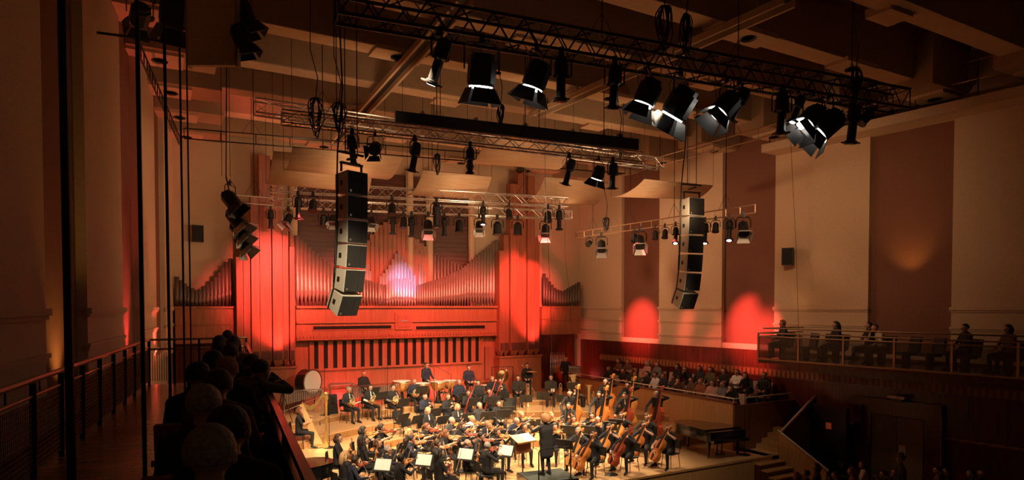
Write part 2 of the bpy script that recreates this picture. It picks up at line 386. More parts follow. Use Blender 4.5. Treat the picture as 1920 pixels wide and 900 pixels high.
cx0, cx1 = ox(740), ox(773)
opart('crest_panel', OM().boxp((cx0, YO - .06, oz(755, 618)), (cx1, YO, oz(755, 586))), MT['organwood'])
opart('crest_inset', OM().boxp((cx0 + .1, YO - .075, oz(755, 613)), (cx1 - .1, YO - .05, oz(755, 591))), MT['organplank'])
opart('crest_ornament', OM().boxp((cx0 + .25, YO - .10, oz(755, 603)), (cx1 - .25, YO - .07, oz(755, 600))), MT['steel'])
for a, b in ((587, 733), (780, 909)):
    opart('grille_slot', OM().boxp((ox(a), YO - .012, oz((a + b) / 2, 617)), (ox(b), YO + .02, oz((a + b) / 2, 611))), MT['ebony'])
    opart('slot_trim', OM().boxp((ox(a) - .05, YO - .03, oz((a + b) / 2, 618.5)), (ox(b) + .05, YO - .005, oz((a + b) / 2, 617))), MT['organwood'])
m = OM(); x = XL
while x < XR - .1: m.boxp((x, YO - .04, zd + .04), (x + .07, YO, zd + .14)); x += .14
stuffpart(opart('dentil_row', m, MT['organwood']))
opart('case_ledge', OM().boxp((XL, YO - .10, zd - .04), (XR, YO, zd + .02)), MT['organwood'])
# recessed lower case with black swell openings between slats
opart('swell_case', OM().boxp((XL, YO + .28, .9), (XR, YB, zd)), MT['organwood'])
sx0, sx1, sz0, sz1 = ox(585), ox(905), oz(745, 685.5), oz(745, 636.5)
opart('swell_void', OM().boxp((sx0, YO + .24, sz0), (sx1, YO + .285, sz1)), MT['ebony'])
N = 20; w = (sx1 - sx0) / N
for i in range(N + 1):
    a = sx0 + i * w - w * .28; b = sx0 + i * w + w * .28
    opart('swell_slat', OM().boxp((max(a, sx0), YO + .19, sz0), (min(b, sx1), YO + .25, sz1)), MT['organwood'])
for z0, z1 in ((sz0 - .08, sz0), (sz1, sz1 + .08)):
    opart('swell_frame', OM().boxp((sx0 - .08, YO + .17, z0), (sx1 + .08, YO + .29, z1)), MT['organwood'])
for a in (sx0 - .08, sx1):
    opart('swell_frame', OM().boxp((a, YO + .17, sz0), (a + .08, YO + .29, sz1)), MT['organwood'])
opart('plinth', OM().boxp((XL, YO + .05, .9), (XR, YB, 1.55)), MT['organwood'])
opart('plinth_ledge', OM().boxp((XL, YO - .02, 1.52), (XR, YO + .3, 1.62)), MT['organplank'])
dx = ox(917, YO + .25)
opart('organ_door', OM().boxp((dx - .22, YO + .24, 1.65), (dx + .3, YO + .29, 3.2)), MT['organplank'])
opart('door_gap', OM().boxp((dx - .25, YO + .26, 1.65), (dx - .22, YO + .285, 3.2)), MT['ebony'])
def pipe(x, y, zb, zt_, r, mt, n=10, foot=None):
    foot = foot if foot else min(.5, (zt_ - zb) * .25)
    m = OM()
    T = Matrix.Translation((x, y, zb))
    m.lathe([(r * .28, 0), (r, foot), (r, foot + .001), (r, zt_ - zb), (r * .86, zt_ - zb), (r * .8, zt_ - zb - .15)], n, T)
    o = opart('organ_pipe', m, mt, True)
    mm = OM(); mm.boxp((x - r * .5, y - r * 1.0, zb + foot * .98), (x + r * .5, y - r * .82, zb + foot * 1.0 + min(.13, r * 1.6)))
    obj('pipe_mouth', mm.mesh('pipe_mouth', MT['mouth']), o)
    return o
def interp(tab, x):
    for (xa, ya), (xb, yb) in zip(tab[:-1], tab[1:]):
        if xa <= x <= xb: return ya + (yb - ya) * (x - xa) / (xb - xa)
    return tab[0][1] if x < tab[0][0] else tab[-1][1]
YP = YO + .28
left = [(556, 440), (577, 460), (595, 477), (612, 488), (628, 500), (655, 513), (683, 523), (722, 534)]
px = 558.0
while px < 721:
    x = ox(px, YP); pipe(x, YP, zt + .03, oz(px, interp(left, px), YP), .094 - .043 * (px - 558) / 163, MT['pipe']); px += 7.6 - 2.6 * (px - 558) / 163
right = [(781, 535), (820, 524), (860, 507), (885, 488), (905, 472), (930, 452)]
px = 783.0
while px < 932:
    x = ox(px, YP); pipe(x, YP, zt + .03, oz(px, interp(right, px), YP), .054 + .036 * (px - 783) / 149, MT['pipe']); px += 4.3 + 1.4 * (px - 783) / 149
YC = YO + .14
for k, ty in enumerate([533, 528, 524, 521, 523, 522, 524, 521, 524, 528, 533]):
    px = 726 + k * 5.2; pipe(ox(px, YC), YC, zt + .03, oz(px, ty, YC), .062, MT['pipes'])
YC2 = YO + .36
for k, ty in enumerate([518, 512, 505, 497, 486.5, 476, 470.5, 481.5, 491.5, 501.5, 508, 516]):
    px = 713.5 + k * 5.8; pipe(ox(px, YC2), YC2, zt + .03, oz(px, ty, YC2), .07, MT['pipes'])
for px, ty in ((684, 500), (689, 497), (694, 508), (787, 494), (792, 501), (797, 510)):
    pipe(ox(px, YC2 + .1), YC2 + .1, zt + .03, oz(px, ty, YC2 + .1), .065, MT['pipes'])
YW = YO + .55
wood = [(640, 500), (660, 480), (690, 451), (702, 435), (716, 421), (735, 410), (752, 410), (768, 435), (786, 454), (800, 464)]
px = 640.0
while px < 800:
    x = ox(px, YW); z1 = oz(px, interp(wood, px), YW)
    m = OM(); m.boxp((x - .11, YW - .08, zt + .03), (x + .11, YW + .1, z1)); m.boxp((x - .07, YW - .1, z1 - .5), (x + .07, YW - .05, z1 - .3))
    opart('wooden_pipe', m, MT['organplank']); px += 8.3
dark = [(796, 462), (820, 478), (840, 488), (868, 499), (885, 503)]
px = 797.0
while px < 884:
    pipe(ox(px, YW), YW, zt + .03, oz(px, interp(dark, px), YW), .075, MT['pipe']); px += 6.2
# louvred swell boxes and round columns behind the pipes
for a, b, tp in ((560, 697, 332), (700, 806, 330), (812, 884, 372)):
    x0, x1 = ox(a, YB - .1), ox(b, YB - .1); z1 = oz((a + b) / 2, tp, YB - .1)
    bx = opart('swell_box', OM().boxp((x0, YB - .12, zt), (x1, YB, z1)), MT['louvre'])
    z = zt + .1
    while z < z1 - .1:
        obj('louvre', OM().hexa([(x0 + .03, YB - .16, z), (x1 - .03, YB - .16, z), (x1 - .03, YB - .10, z + .03), (x0 + .03, YB - .10, z + .03), (x0 + .03, YB - .15, z + .15), (x1 - .03, YB - .15, z + .15), (x1 - .03, YB - .1, z + .17), (x0 + .03, YB - .1, z + .17)]).mesh('louvre', MT['louvre']), bx); z += .21
for px in (552, 770, 807, 886):
    x = ox(px, YB - .3)
    opart('round_column', OM().lathe([(.17, zt), (.17, oz(px, 322, YB - .3)), (.2, oz(px, 322, YB - .3) + .02), (.2, oz(px, 318, YB - .3))], 14, Matrix.Translation((x, YB - .22, 0))), MT['plaster'], True)
# wooden towers of square bass pipes on panelled plinths
def tower(cols, zb, y):
    x0, x1 = ox(cols[0][0], y), ox(cols[-1][1], y)
    opart('tower_plinth', OM().boxp((x0, y - .05, .9), (x1, YB, zb)), MT['organwood'])
    opart('tower_ledge', OM().boxp((x0 - .04, y - .10, zb - .09), (x1 + .04, y + .2, zb)), MT['organwood'])
    for i, (a, b, t) in enumerate(cols):
        xa, xb = ox(a, y) + .015, ox(b, y) - .015; z1 = oz((a + b) / 2, t, y); yy = y + (.10 if i % 2 else .0)
        o = opart('bass_pipe', OM().boxp((xa, yy, zb + .25), (xb, yy + .45, z1)), MT['organplank'])
        f = OM(); f.hexa([(xa + .08, yy + .1, zb), (xb - .08, yy + .1, zb), (xb - .08, yy + .35, zb), (xa + .08, yy + .35, zb), (xa, yy, zb + .25), (xb, yy, zb + .25), (xb, yy + .45, zb + .25), (xa, yy + .45, zb + .25)])
        obj('pipe_foot', f.mesh('pipe_foot', MT['organplank']), o)
        mo = OM(); mo.boxp((xa + .04, yy - .03, zb + .27), (xb - .04, yy, zb + .62)); obj('pipe_mouth', mo.mesh('pipe_mouth', MT['louvre']), o)
tower([(443, 457, 482), (457, 471, 430), (471, 488, 368), (488, 511, 290), (511, 531, 300), (531, 543, 426), (543, 554, 463)], oz(500, 688, 26.9), 26.9)
tower([(936, 946, 470), (946, 957, 440), (957, 973, 345), (973, 989, 318), (989, 1003, 330), (1003, 1014, 445)], oz(975, 666, 26.9), 26.9)
# side chambers
for a, b, tops in ((328, 442, [(330, 517), (350, 535), (370, 545), (392, 533), (410, 512), (425, 492), (440, 478)]), (1016, 1089, [(1018, 510), (1030, 528), (1042, 542), (1055, 546), (1070, 538), (1088, 527)])):
    x0, x1 = ox(a, YO), ox(b, YO)
    opart('gallery_front', OM().boxp((x0, YO, 3.72), (x1, YB, 5.12)), MT['organwood'])
    opart('gallery_cornice', OM().boxp((x0, YO - .05, 5.06), (x1, YO + .05, 5.14)), MT['organwood'])
    opart('gallery_moulding', OM().boxp((x0, YO - .03, 4.42), (x1, YO, 4.47)), MT['organwood'])
    opart('gallery_base', OM().boxp((x0, YB - .25, .9), (x1, YB, 3.72)), MT['darkwood'])
    px = a + 4.0
    while px < b - 3:
        pipe(ox(px, YO + .25), YO + .25, 5.14, oz(px, interp(tops, px), YO + .25), .085, mat('dull_pipe', (.16, .12, .09), .5, .5) if 'dullp' not in MT else MT['dullp'])
        if 'dullp' not in MT: MT['dullp'] = bpy.data.materials['dull_pipe']
        px += 7.2 if a < 500 else 5.0

# ------------------------------------------------------------------ balconies
def lerp(a, b, t): return a + (b - a) * t
# near balcony (camera stands on it)
BE = 17.0
def RLx(y): return .69 + .092 * (y - 3.4)
def LRx(y): return WL(y) + .46
m = MB(); m.hexa([(WL(-2) - .2, -2, ZB - .3), (RLx(-2) + .1, -2, ZB - .3), (RLx(BE) + .1, BE, ZB - .3), (WL(BE) - .2, BE, ZB - .3), (WL(-2) - .2, -2, ZB), (RLx(-2) + .1, -2, ZB), (RLx(BE) + .1, BE, ZB), (WL(BE) - .2, BE, ZB)])
bl = struct('balcony_floor', m.mesh('balcony_floor', MT['balfloor']), 'wooden floor of the near side balcony', 'balcony')
def rel(o, pts): return [Vector(p) - o.location for p in pts]
ZR = EYE.z - .92
r1 = root('balcony_parapet', (RLx(10), 10, ZB), 'dark wooden parapet and handrail beside the nearest seated audience', 'parapet')
def relm(o, mbx): mbx.v = [tuple(Vector(p) - o.location) for p in mbx.v]; return mbx
obj('panel', relm(r1, MB().hexa([(RLx(1) - .03, 1, ZB), (RLx(1) + .03, 1, ZB), (RLx(BE) + .03, BE, ZB), (RLx(BE) - .03, BE, ZB), (RLx(1) - .03, 1, ZR - .12), (RLx(1) + .03, 1, ZR - .12), (RLx(BE) + .03, BE, ZR - .12), (RLx(BE) - .03, BE, ZR - .12)])).mesh('panel', MT['darkwood']), r1)
for dx, z in ((.0, ZR), (.03, ZR - .16)):
    obj('handrail', relm(r1, bar(MB(), (RLx(1) + dx, 1, z), (RLx(BE) + dx, BE, z), .055, .05)).mesh('handrail', MT['rail']), r1)
for y in np.arange(2, 17, 1.5):
    obj('bracket', relm(r1, MB().boxp((RLx(y) - .02, y - .03, ZR - .2), (RLx(y) + .05, y + .03, ZR - .02))).mesh('bracket', MT['black']), r1)
ZE = EYE.z - .78
r2 = root('balcony_railing', (WL(BE) + .5, BE, ZB), 'metal railing closing the far end of the near balcony', 'railing')
for z in (ZE, ZE - .22): obj('rail', relm(r2, MB().tube([(LRx(BE), BE, z), (RLx(BE), BE, z)], .028)).mesh('rail', MT['railm']), r2)
for i in range(5):
    x = lerp(LRx(BE), RLx(BE), i / 4); obj('post', relm(r2, MB().boxp((x - .025, BE - .025, ZB), (x + .025, BE + .025, ZE))).mesh('post', MT['black']), r2)
m = MB()
for i in range(44):
    x = lerp(LRx(BE), RLx(BE), (i + .5) / 44); m.boxp((x - .006, BE - .006, ZB + .08), (x + .006, BE + .006, ZE - .3))
stuffpart(obj('rod_infill', relm(r2, m).mesh('rod_infill', MT['black']), r2))
r3 = root('corridor_railing', (LRx(10), 10, ZB), 'dark railing with mesh panels along the near balcony wall', 'railing')
for z, rr in ((ZE, .032), (ZE - .17, .018)): obj('rail', relm(r3, MB().tube([(LRx(2), 2, z), (LRx(BE), BE, z)], rr)).mesh('rail', MT['railm']), r3)
ys = [BE, 16.0, 14.9, 13.8, 12.7, 11.6, 10.5, 9.4, 8.3, 7.2, 6.1, 5.0]
for y in ys:
    obj('post', relm(r3, bar(MB(), (LRx(y), y, ZB), (LRx(y) + .01, y, ZE - .03), .045, .06)).mesh('post', MT['black']), r3)
    obj('rail_strut', relm(r3, MB().tube([(LRx(y), y + .5, ZE - .17), (LRx(y), y + .5, ZE)], .01)).mesh('rail_strut', MT['black']), r3)
for ya, yb in zip(ys[1:], ys[:-1]):
    m = MB()
    for i in range(1, 20):
        y = lerp(ya, yb, i / 20); m.boxp((LRx(y) - .004, y - .004, ZB + .08), (LRx(y) + .004, y + .004, ZE - .22))
    for i in range(14):
        z = lerp(ZB + .1, ZE - .24, i / 13); bar(m, (LRx(ya), ya, z), (LRx(yb), yb, z), .006, .006)
    stuffpart(obj('mesh_panel', relm(r3, m).mesh('mesh_panel', MT['railm']), r3))
for k, (y, rad) in enumerate([(4.6, .024), (7.7, .022), (11.2, .022), (14.3, .02), (16.9, .018)]):
    x = [-.45, -.12, .18, .49, .72][k]
    t = tag(obj('balcony_pole', MB().tube([(0, 0, 0), (-.02, 0, 13.25 - ZB)], rad, 8).mesh('balcony_pole', MT['black']), None, TR(x, y, ZB)),
        ['thick black vertical pole nearest the camera by the corridor railing', 'black vertical pole in the corridor, second from the camera', 'thin black pole in the middle of the corridor, third from the camera', 'thin black pole fourth from the camera, near the corridor end', 'thin pole at the corridor end railing, farthest from the camera'][k], 'pole', 'poles of the near balcony')
# far balcony
BF = 15.6
def FRx(y): return 18.7 + .114 * (BF - y)
zf = ZB - .05
m = MB(); m.hexa([(FRx(3), 3, zf - .14), (WR(3) + .1, 3, zf - .14), (WR(BF) + .1, BF, zf - .14), (FRx(BF), BF, zf - .14), (FRx(3), 3, zf), (WR(3) + .1, 3, zf), (WR(BF) + .1, BF, zf), (FRx(BF), BF, zf)])
struct('gallery_floor', m.mesh('gallery_floor', MT['darkwood']), 'floor slab of the far side gallery', 'gallery')
r4 = root('gallery_railing', (FRx(10), 10, zf), 'long gallery railing with mesh panels and double handrail on the far side', 'railing')
ya = BF
obj('edge_strip', relm(r4, bar(MB(), (FRx(3) - .02, 3, zf + .0), (FRx(BF) - .02, BF, zf + .0), .05, .05)).mesh('edge_strip', MT['railm']), r4)
for z, dxx in ((zf + 1.08, .25), (zf + .92, .0), (zf + .80, .0)):
    obj('handrail', relm(r4, MB().tube([(FRx(3) + dxx, 3, z), (FRx(BF) + dxx, BF, z), (WR(BF) - .05, BF, z)], .028)).mesh('handrail', MT['railm']), r4)
posts = [BF - 1.5 * i for i in range(9)]
for y in posts: obj('post', relm(r4, MB().boxp((FRx(y) - .02, y - .03, zf), (FRx(y) + .02, y + .03, zf + .92))).mesh('post', MT['railm']), r4)
for a, b in zip(posts[1:], posts[:-1]):
    m = MB(); m.hexa([(FRx(a) - .004, a, zf + .04), (FRx(a) + .004, a, zf + .04), (FRx(b) + .004, b, zf + .04), (FRx(b) - .004, b, zf + .04), (FRx(a) - .004, a, zf + .78), (FRx(a) + .004, a, zf + .78), (FRx(b) + .004, b, zf + .78), (FRx(b) - .004, b, zf + .78)])
    obj('mesh_panel', relm(r4, m).mesh('mesh_panel', MT['mesh']), r4)
m = MB(); m.boxp((FRx(BF), BF - .004, zf + .04), (WR(BF) - .05, BF + .004, zf + .78)); obj('mesh_panel', relm(r4, m).mesh('mesh_panel', MT['mesh']), r4)

# ------------------------------------------------------------------ choir gallery beside the stage, stair, door
GX = 17.9
gp = root('gallery_parapet', (GX, 20, 0), 'curved light oak parapet in front of the audience beside the stage', 'parapet')
gy = [16.0, 17.5, 19.0, 20.5, 22.0, 23.5, 25.2, 26.6]
for a, b in zip(gy[:-1], gy[1:]):
    obj('oak_panel', relm(gp, MB().boxp((GX, a + .003, -1), (GX + .1, b - .003, 1.68))).mesh('oak_panel', MT['oak']), gp)
obj('end_panel', relm(gp, MB().boxp((GX, 15.92, -1), (WR(16), 16.0, 1.62))).mesh('end_panel', MT['rail']), gp)
obj('cap', relm(gp, MB().boxp((GX - .04, 15.9, 1.68), (GX + .16, 26.6, 1.74))).mesh('cap', MT['rail']), gp)
obj('handrail', relm(gp, MB().tube([(GX + .02, 26.6, 1.86), (GX + .02, 15.95, 1.86), (WR(16) - .1, 15.95, 1.86)], .022)).mesh('handrail', MT['cream']), gp)
for y in np.arange(16, 26.6, 1.2): obj('rail_post', relm(gp, MB().tube([(GX + .02, y, 1.72), (GX + .02, y, 1.86)], .012)).mesh('rail_post', MT['cream']), gp)
struct('gallery_step', MB().boxp((GX + .1, 16.0, -1), (WR(16) - .55, 27, .95)).mesh('gallery_step', MT['hallfloor']), 'front step of the choir gallery', 'floor')
m = MB(); m.hexa([(WR(16) - 1.0, 16, .9), (WR(16), 16, .9), (WR(27), 27, .9), (WR(27) - 1.0, 27, .9), (WR(16) - 1.0, 16, 1.25), (WR(16), 16, 1.25), (WR(27), 27, 1.25), (WR(27) - 1.0, 27, 1.25)])
struct('gallery_riser', m.mesh('gallery_riser', MT['hallfloor']), 'raised back step of the choir gallery', 'floor')
# stair from the stage down to the hall floor
sr = root('stage_stair', (18.4, 14.2, -1), 'short wooden stair leading down from the stage edge to the hall', 'stair')
for k in range(5):
    z = -.18 - .17 * k
    obj('tread', relm(sr, MB().boxp((17.7, 14.9 - .3 * (k + 1), z - .04), (18.95, 14.9 - .3 * k, z))).mesh('tread', MT['oak']), sr)
    obj('tread_body', relm(sr, MB().boxp((17.7, 14.9 - .3 * (k + 1) + .03, -1), (18.95, 14.9 - .3 * k, z - .04))).mesh('tread_body', MT['darkwood']), sr)
obj('landing', relm(sr, MB().boxp((18.2, 14.9, -.05), (20.6, 15.9, 0))).mesh('landing', MT['stage']), sr)
for k in range(4):
    obj('tread', relm(sr, MB().boxp((19.0 + .3 * k, 14.95, .17 * k), (19.3 + .3 * k, 15.9, .17 * (k + 1)))).mesh('tread', MT['oak']), sr)
sp = root('stair_parapet', (19.1, 14.0, -1), 'angled oak stair parapet with pale sloping handrail at the stage corner', 'parapet')
def yz(mbx, poly, x0, x1):
    n = len(poly); vs = [(x0, y, z) for y, z in poly] + [(x1, y, z) for y, z in poly]
    return mbx.add(vs, [tuple(range(n)), tuple(range(2 * n - 1, n - 1, -1))] + [(j, n + j, n + (j + 1) % n, (j + 1) % n) for j in range(n)])
obj('stair_panel', relm(sp, yz(MB(), [(14.9, -1), (14.9, .72), (13.1, -.25), (13.1, -1)], 18.98, 19.1)).mesh('stair_panel', MT['oak']), sp)
obj('handrail', relm(sp, MB().tube([(19.04, 15.0, .8), (19.04, 13.05, -.2)], .03)).mesh('handrail', MT['cream']), sp)
m = MB(); m.hexa([(19.05, 14.85, .0), (20.9, 14.85, .0), (20.9, 14.95, .0), (19.05, 14.95, .0), (19.05, 14.85, .74), (20.9, 14.85, 1.9), (20.9, 14.95, 1.9), (19.05, 14.95, .74)])
obj('stair_panel', relm(sp, m).mesh('stair_panel', MT['rail']), sp)
obj('handrail', relm(sp, MB().tube([(19.04, 14.85, .8), (20.5, 14.85, 1.72)], .03)).mesh('handrail', MT['cream']), sp)
obj('stair_void', relm(sp, MB().boxp((20.55, 13.45, -1), (20.7, 14.9, 1.65))).mesh('stair_void', MT['ebony']), sp)  # black sheet standing in for the unlit stair opening
# double door with portal on the far wall
def wx(y, t=0): return WR(y) - t
dy0, dy1 = 11.45, 13.1
pr = struct('door_1', MB().hexa(wallstrip('r', dy0, dy1, -1, 1.5, -.04, .05)).mesh('door_1', MT['door']), 'olive double door in a dark wooden portal', 'door')
for a, b in ((dy0 + .04, (dy0 + dy1) / 2 - .01), ((dy0 + dy1) / 2 + .01, dy1 - .04)):
    obj('door_leaf', MB().hexa(wallstrip('r', a, b, -1, 1.46, -.08, -.04)).mesh('door_leaf', MT['door']), pr)
for t, e, top in ((.10, .0, .26), (.16, .26, .2)):
    obj('door_frame', MB().hexa(wallstrip('r', dy0 - .26 - e, dy0 - e, -1, 1.5 + e + .2, -t, .05)).mesh('door_frame', MT['darkwood']), pr)
    obj('door_frame', MB().hexa(wallstrip('r', dy1 + e, dy1 + .26 + e, -1, 1.5 + e + .2, -t, .05)).mesh('door_frame', MT['darkwood']), pr)
    obj('door_head', MB().hexa(wallstrip('r', dy0 - .26 - e, dy1 + .26 + e, 1.5 + e, 1.5 + e + .26, -t - .02, .05)).mesh('door_head', MT['darkwood']), pr)
obj('edge_bead', MB().hexa(wallstrip('r', dy0 - .54, dy0 - .51, -1, 1.7, -.19, -.15)).mesh('edge_bead', MT['railm']), pr)
tag(obj('paper_notice', MB().hexa(wallstrip('r', 12.0, 12.2, .2, .55, -.095, -.08)).mesh('paper_notice', MT['cream'])), 'small pale paper notice taped to the olive double door', 'notice')
el = root('emergency_light', (WR(12.2) - .26, 12.2, 2.1), 'white emergency light fitting above the double door', 'emergency light')
obj('housing', MB().boxp((-.06, -.28, 0), (.06, .28, .1)).mesh('housing', MT['cream']), el); obj('diffuser', MB().boxp((-.05, -.2, -.1), (.05, .2, 0)).mesh('diffuser', MT['ebony']), el)
es = root('exit_sign', (20.5, 14.1, .85), 'small red exit pictogram sign in the dark stair opening', 'sign')
obj('panel', MB().boxp((.02, -.1, 0), (.05, .1, .22)).mesh('panel', MT['exitm']), es)
m = MB(); m.boxp((.014, -.07, .04), (.02, -.02, .18)); m.boxp((.014, .0, .11), (.02, .06, .14)); m.boxp((.014, .02, .05), (.02, .04, .13)); obj('pictogram', m.mesh('pictogram', MT['cream']), es)
# ------------------------------------------------------------------ trusses and bars
def truss(a, b, kind, size, label, mt, pitch=.5, rc=.025, rb=.011, hang=3, name='lighting_truss', zceil=13.27):
    a = Vector(a); b = Vector(b); t = (b - a).normalized(); L = (b - a).length
    u = t.cross(Vector((0, 0, 1))).normalized(); v = u.cross(t).normalized()
    if v.z < 0: v = -v
    o = root(name, a, label, 'truss')
    s = size / 2
    if kind == 'box': off_ = [(-s, -s), (s, -s), (s, s), (-s, s)]
    elif kind == 'tri': off_ = [(-s, s), (s, s), (0, -s)]
    else: off_ = [(0, -s), (0, s)]
    pt = lambda k, x: (u * off_[k][0] + v * off_[k][1] + t * x)
    for k in range(len(off_)):
        obj('chord', MB().tube([pt(k, 0), pt(k, L)], rc, 6).mesh('chord', mt), o)
    m = MB(); n = max(2, int(L / pitch)); st_ = L / n
    pairs = [(0, 1)] if kind == 'ladder' else [(i, (i + 1) % len(off_)) for i in range(len(off_))]
    for (i, j) in pairs:
        for q in range(n):
            if kind == 'ladder':
                m.tube([pt(i, q * st_), pt(j, q * st_)], rb, 4)
            else:
                p, r_ = (i, j) if q % 2 == 0 else (j, i)
                m.tube([pt(p, q * st_), pt(r_, (q + 1) * st_)], rb, 4)
        m.tube([pt(i, 0), pt(j, 0)], rb, 4); m.tube([pt(i, L), pt(j, L)], rb, 4)
    stuffpart(obj('bracing', m.mesh('bracing', mt), o))
    for q in range(hang):
        x = L * (q + .5) / hang; p = t * x + v * s
        m = MB().tube([p, Vector((p.x, p.y, zceil - a.z))], .012, 5)
        m.tube([p + t * .3, p + Vector((0, 0, .5)), p - t * .3], .008, 4)
        obj('hanger_cable', m.mesh('hanger_cable', MT['black']), o)
    return o
ZT = 10.25
T1a, T1b = on(632, 8, Z=ZT), on(1690, 190, Z=ZT)
truss(T1a, T1b, 'box', .46, 'long black front lighting truss crossing the top of the hall', MT['black'], .30, .034, .016, 4)
T2a, T2b = on(478, 200, Z=10.3), on(1238, 308, Z=10.3)
truss(T2a, T2b, 'box', .36, 'bright aluminium truss behind the black beam cover', MT['alu'], .42, .024, .010, 4)
T2c, T2d = on(528, 222, Y=T2a.y - .9), on(1235, 300, Y=T2b.y - .9)
T2c = on(528, 220, Z=9.75); T2d = on(1200, 296, Z=9.75)
truss(T2c, T2d, 'box', .30, 'dark middle truss carrying lamps in front of the curved reflectors', MT['steel'], .38, .022, .010, 4)
bc = root('beam_cover', on(735, 225, Z=10.15), 'long black rectangular beam cover fixed along the middle truss', 'beam cover')
e = on(1186, 275, Z=10.15); d_ = e - bc.location
obj('cover', bar(MB(), (0, -.25, 0), d_ + Vector((0, -.25, 0)), .12, .34).mesh('cover', MT['black']), bc)
for q in range(5): obj('cover_clamp', MB().box(d_ * (q + .5) / 5 + Vector((0, -.2, .2)), (.08, .16, .1)).mesh('cover_clamp', MT['steel']), bc)
ZG = 10.9
truss(on(258, 84, Z=ZG), on(336, 262, Z=ZG), 'ladder', .32, 'black ladder truss running along the near side wall under the ceiling', MT['black'], .45, .022, .012, 0, 'ladder_truss')
truss(on(345, 250, Z=ZG), on(1172, 318, Z=ZG), 'ladder', .34, 'dark ladder truss crossing in front of the upper organ wall', MT['black'], 1.1, .022, .014, 4, 'ladder_truss')
truss(on(1180, 318, Z=ZG), on(1462, 240, Z=ZG), 'ladder', .34, 'brown ladder truss along the far side wall near the ceiling', MT['railm'], .8, .022, .014, 2, 'ladder_truss')
Z3 = 9.15
T3 = [on(520, 350, Z=Z3), on(1062, 380, Z=Z3), on(500, 380, Z=Z3 - .0), on(1070, 404, Z=Z3)]
truss(T3[0], T3[1], 'box', .34, 'aluminium box truss above the organ, the nearer of two', MT['alu'], .36, .022, .010, 3)
truss(T3[2], T3[3], 'box', .34, 'aluminium box truss above the organ, nearest to the pipes', MT['alu'], .36, .022, .010, 3)
truss(on(515, 352, Z=Z3), on(506, 380, Z=Z3), 'box', .30, 'short aluminium truss joining the two organ trusses at the balcony end', MT['alu'], .36, .02, .010, 0)
truss(on(1040, 380, Z=Z3), on(1052, 402, Z=Z3), 'box', .30, 'short aluminium truss joining the two organ trusses by the far loudspeaker', MT['alu'], .36, .02, .010, 0)
Z4 = 8.3
T4a, T4b = on(1080, 441, Z=Z4), on(1416, 391, Z=Z4)
truss(T4a, T4b, 'ladder', .26, 'brown ladder bar with spotlights hanging before the far side wall', MT['railm'], .55, .024, .013, 4, 'ladder_truss')
truss(on(440, 372, Y=20.5), on(512, 378, Y=21.0), 'ladder', .22, 'short double pipe joining the vertical lamp boom to the organ truss', MT['steel'], 1.2, .02, .012, 1, 'ladder_truss')
bo = on(424, 345, Y=18.6); bb = on(452, 455, Y=19.6)
bmr = root('lamp_boom', bo, 'vertical black pipe hung near the balcony wall carrying four lamps', 'boom')
obj('pipe', MB().tube([(0, 0, .2), bb - bo], .022).mesh('pipe', MT['black']), bmr)
m = MB().tube([(0, 0, .2), (0.05, .1, 3.0), (.0, .2, 13.27 - bo.z)], .016); obj('power_cable', m.mesh('power_cable', MT['black']), bmr)
obj('hanger_cable', MB().tube([(-.1, 0, .2), (-.1, 0, 13.27 - bo.z)], .008).mesh('hanger_cable', MT['black']), bmr)
obj('hanger_cable', MB().tube([(.1, 0, .2), (.1, 0, 13.27 - bo.z)], .008).mesh('hanger_cable', MT['black']), bmr)

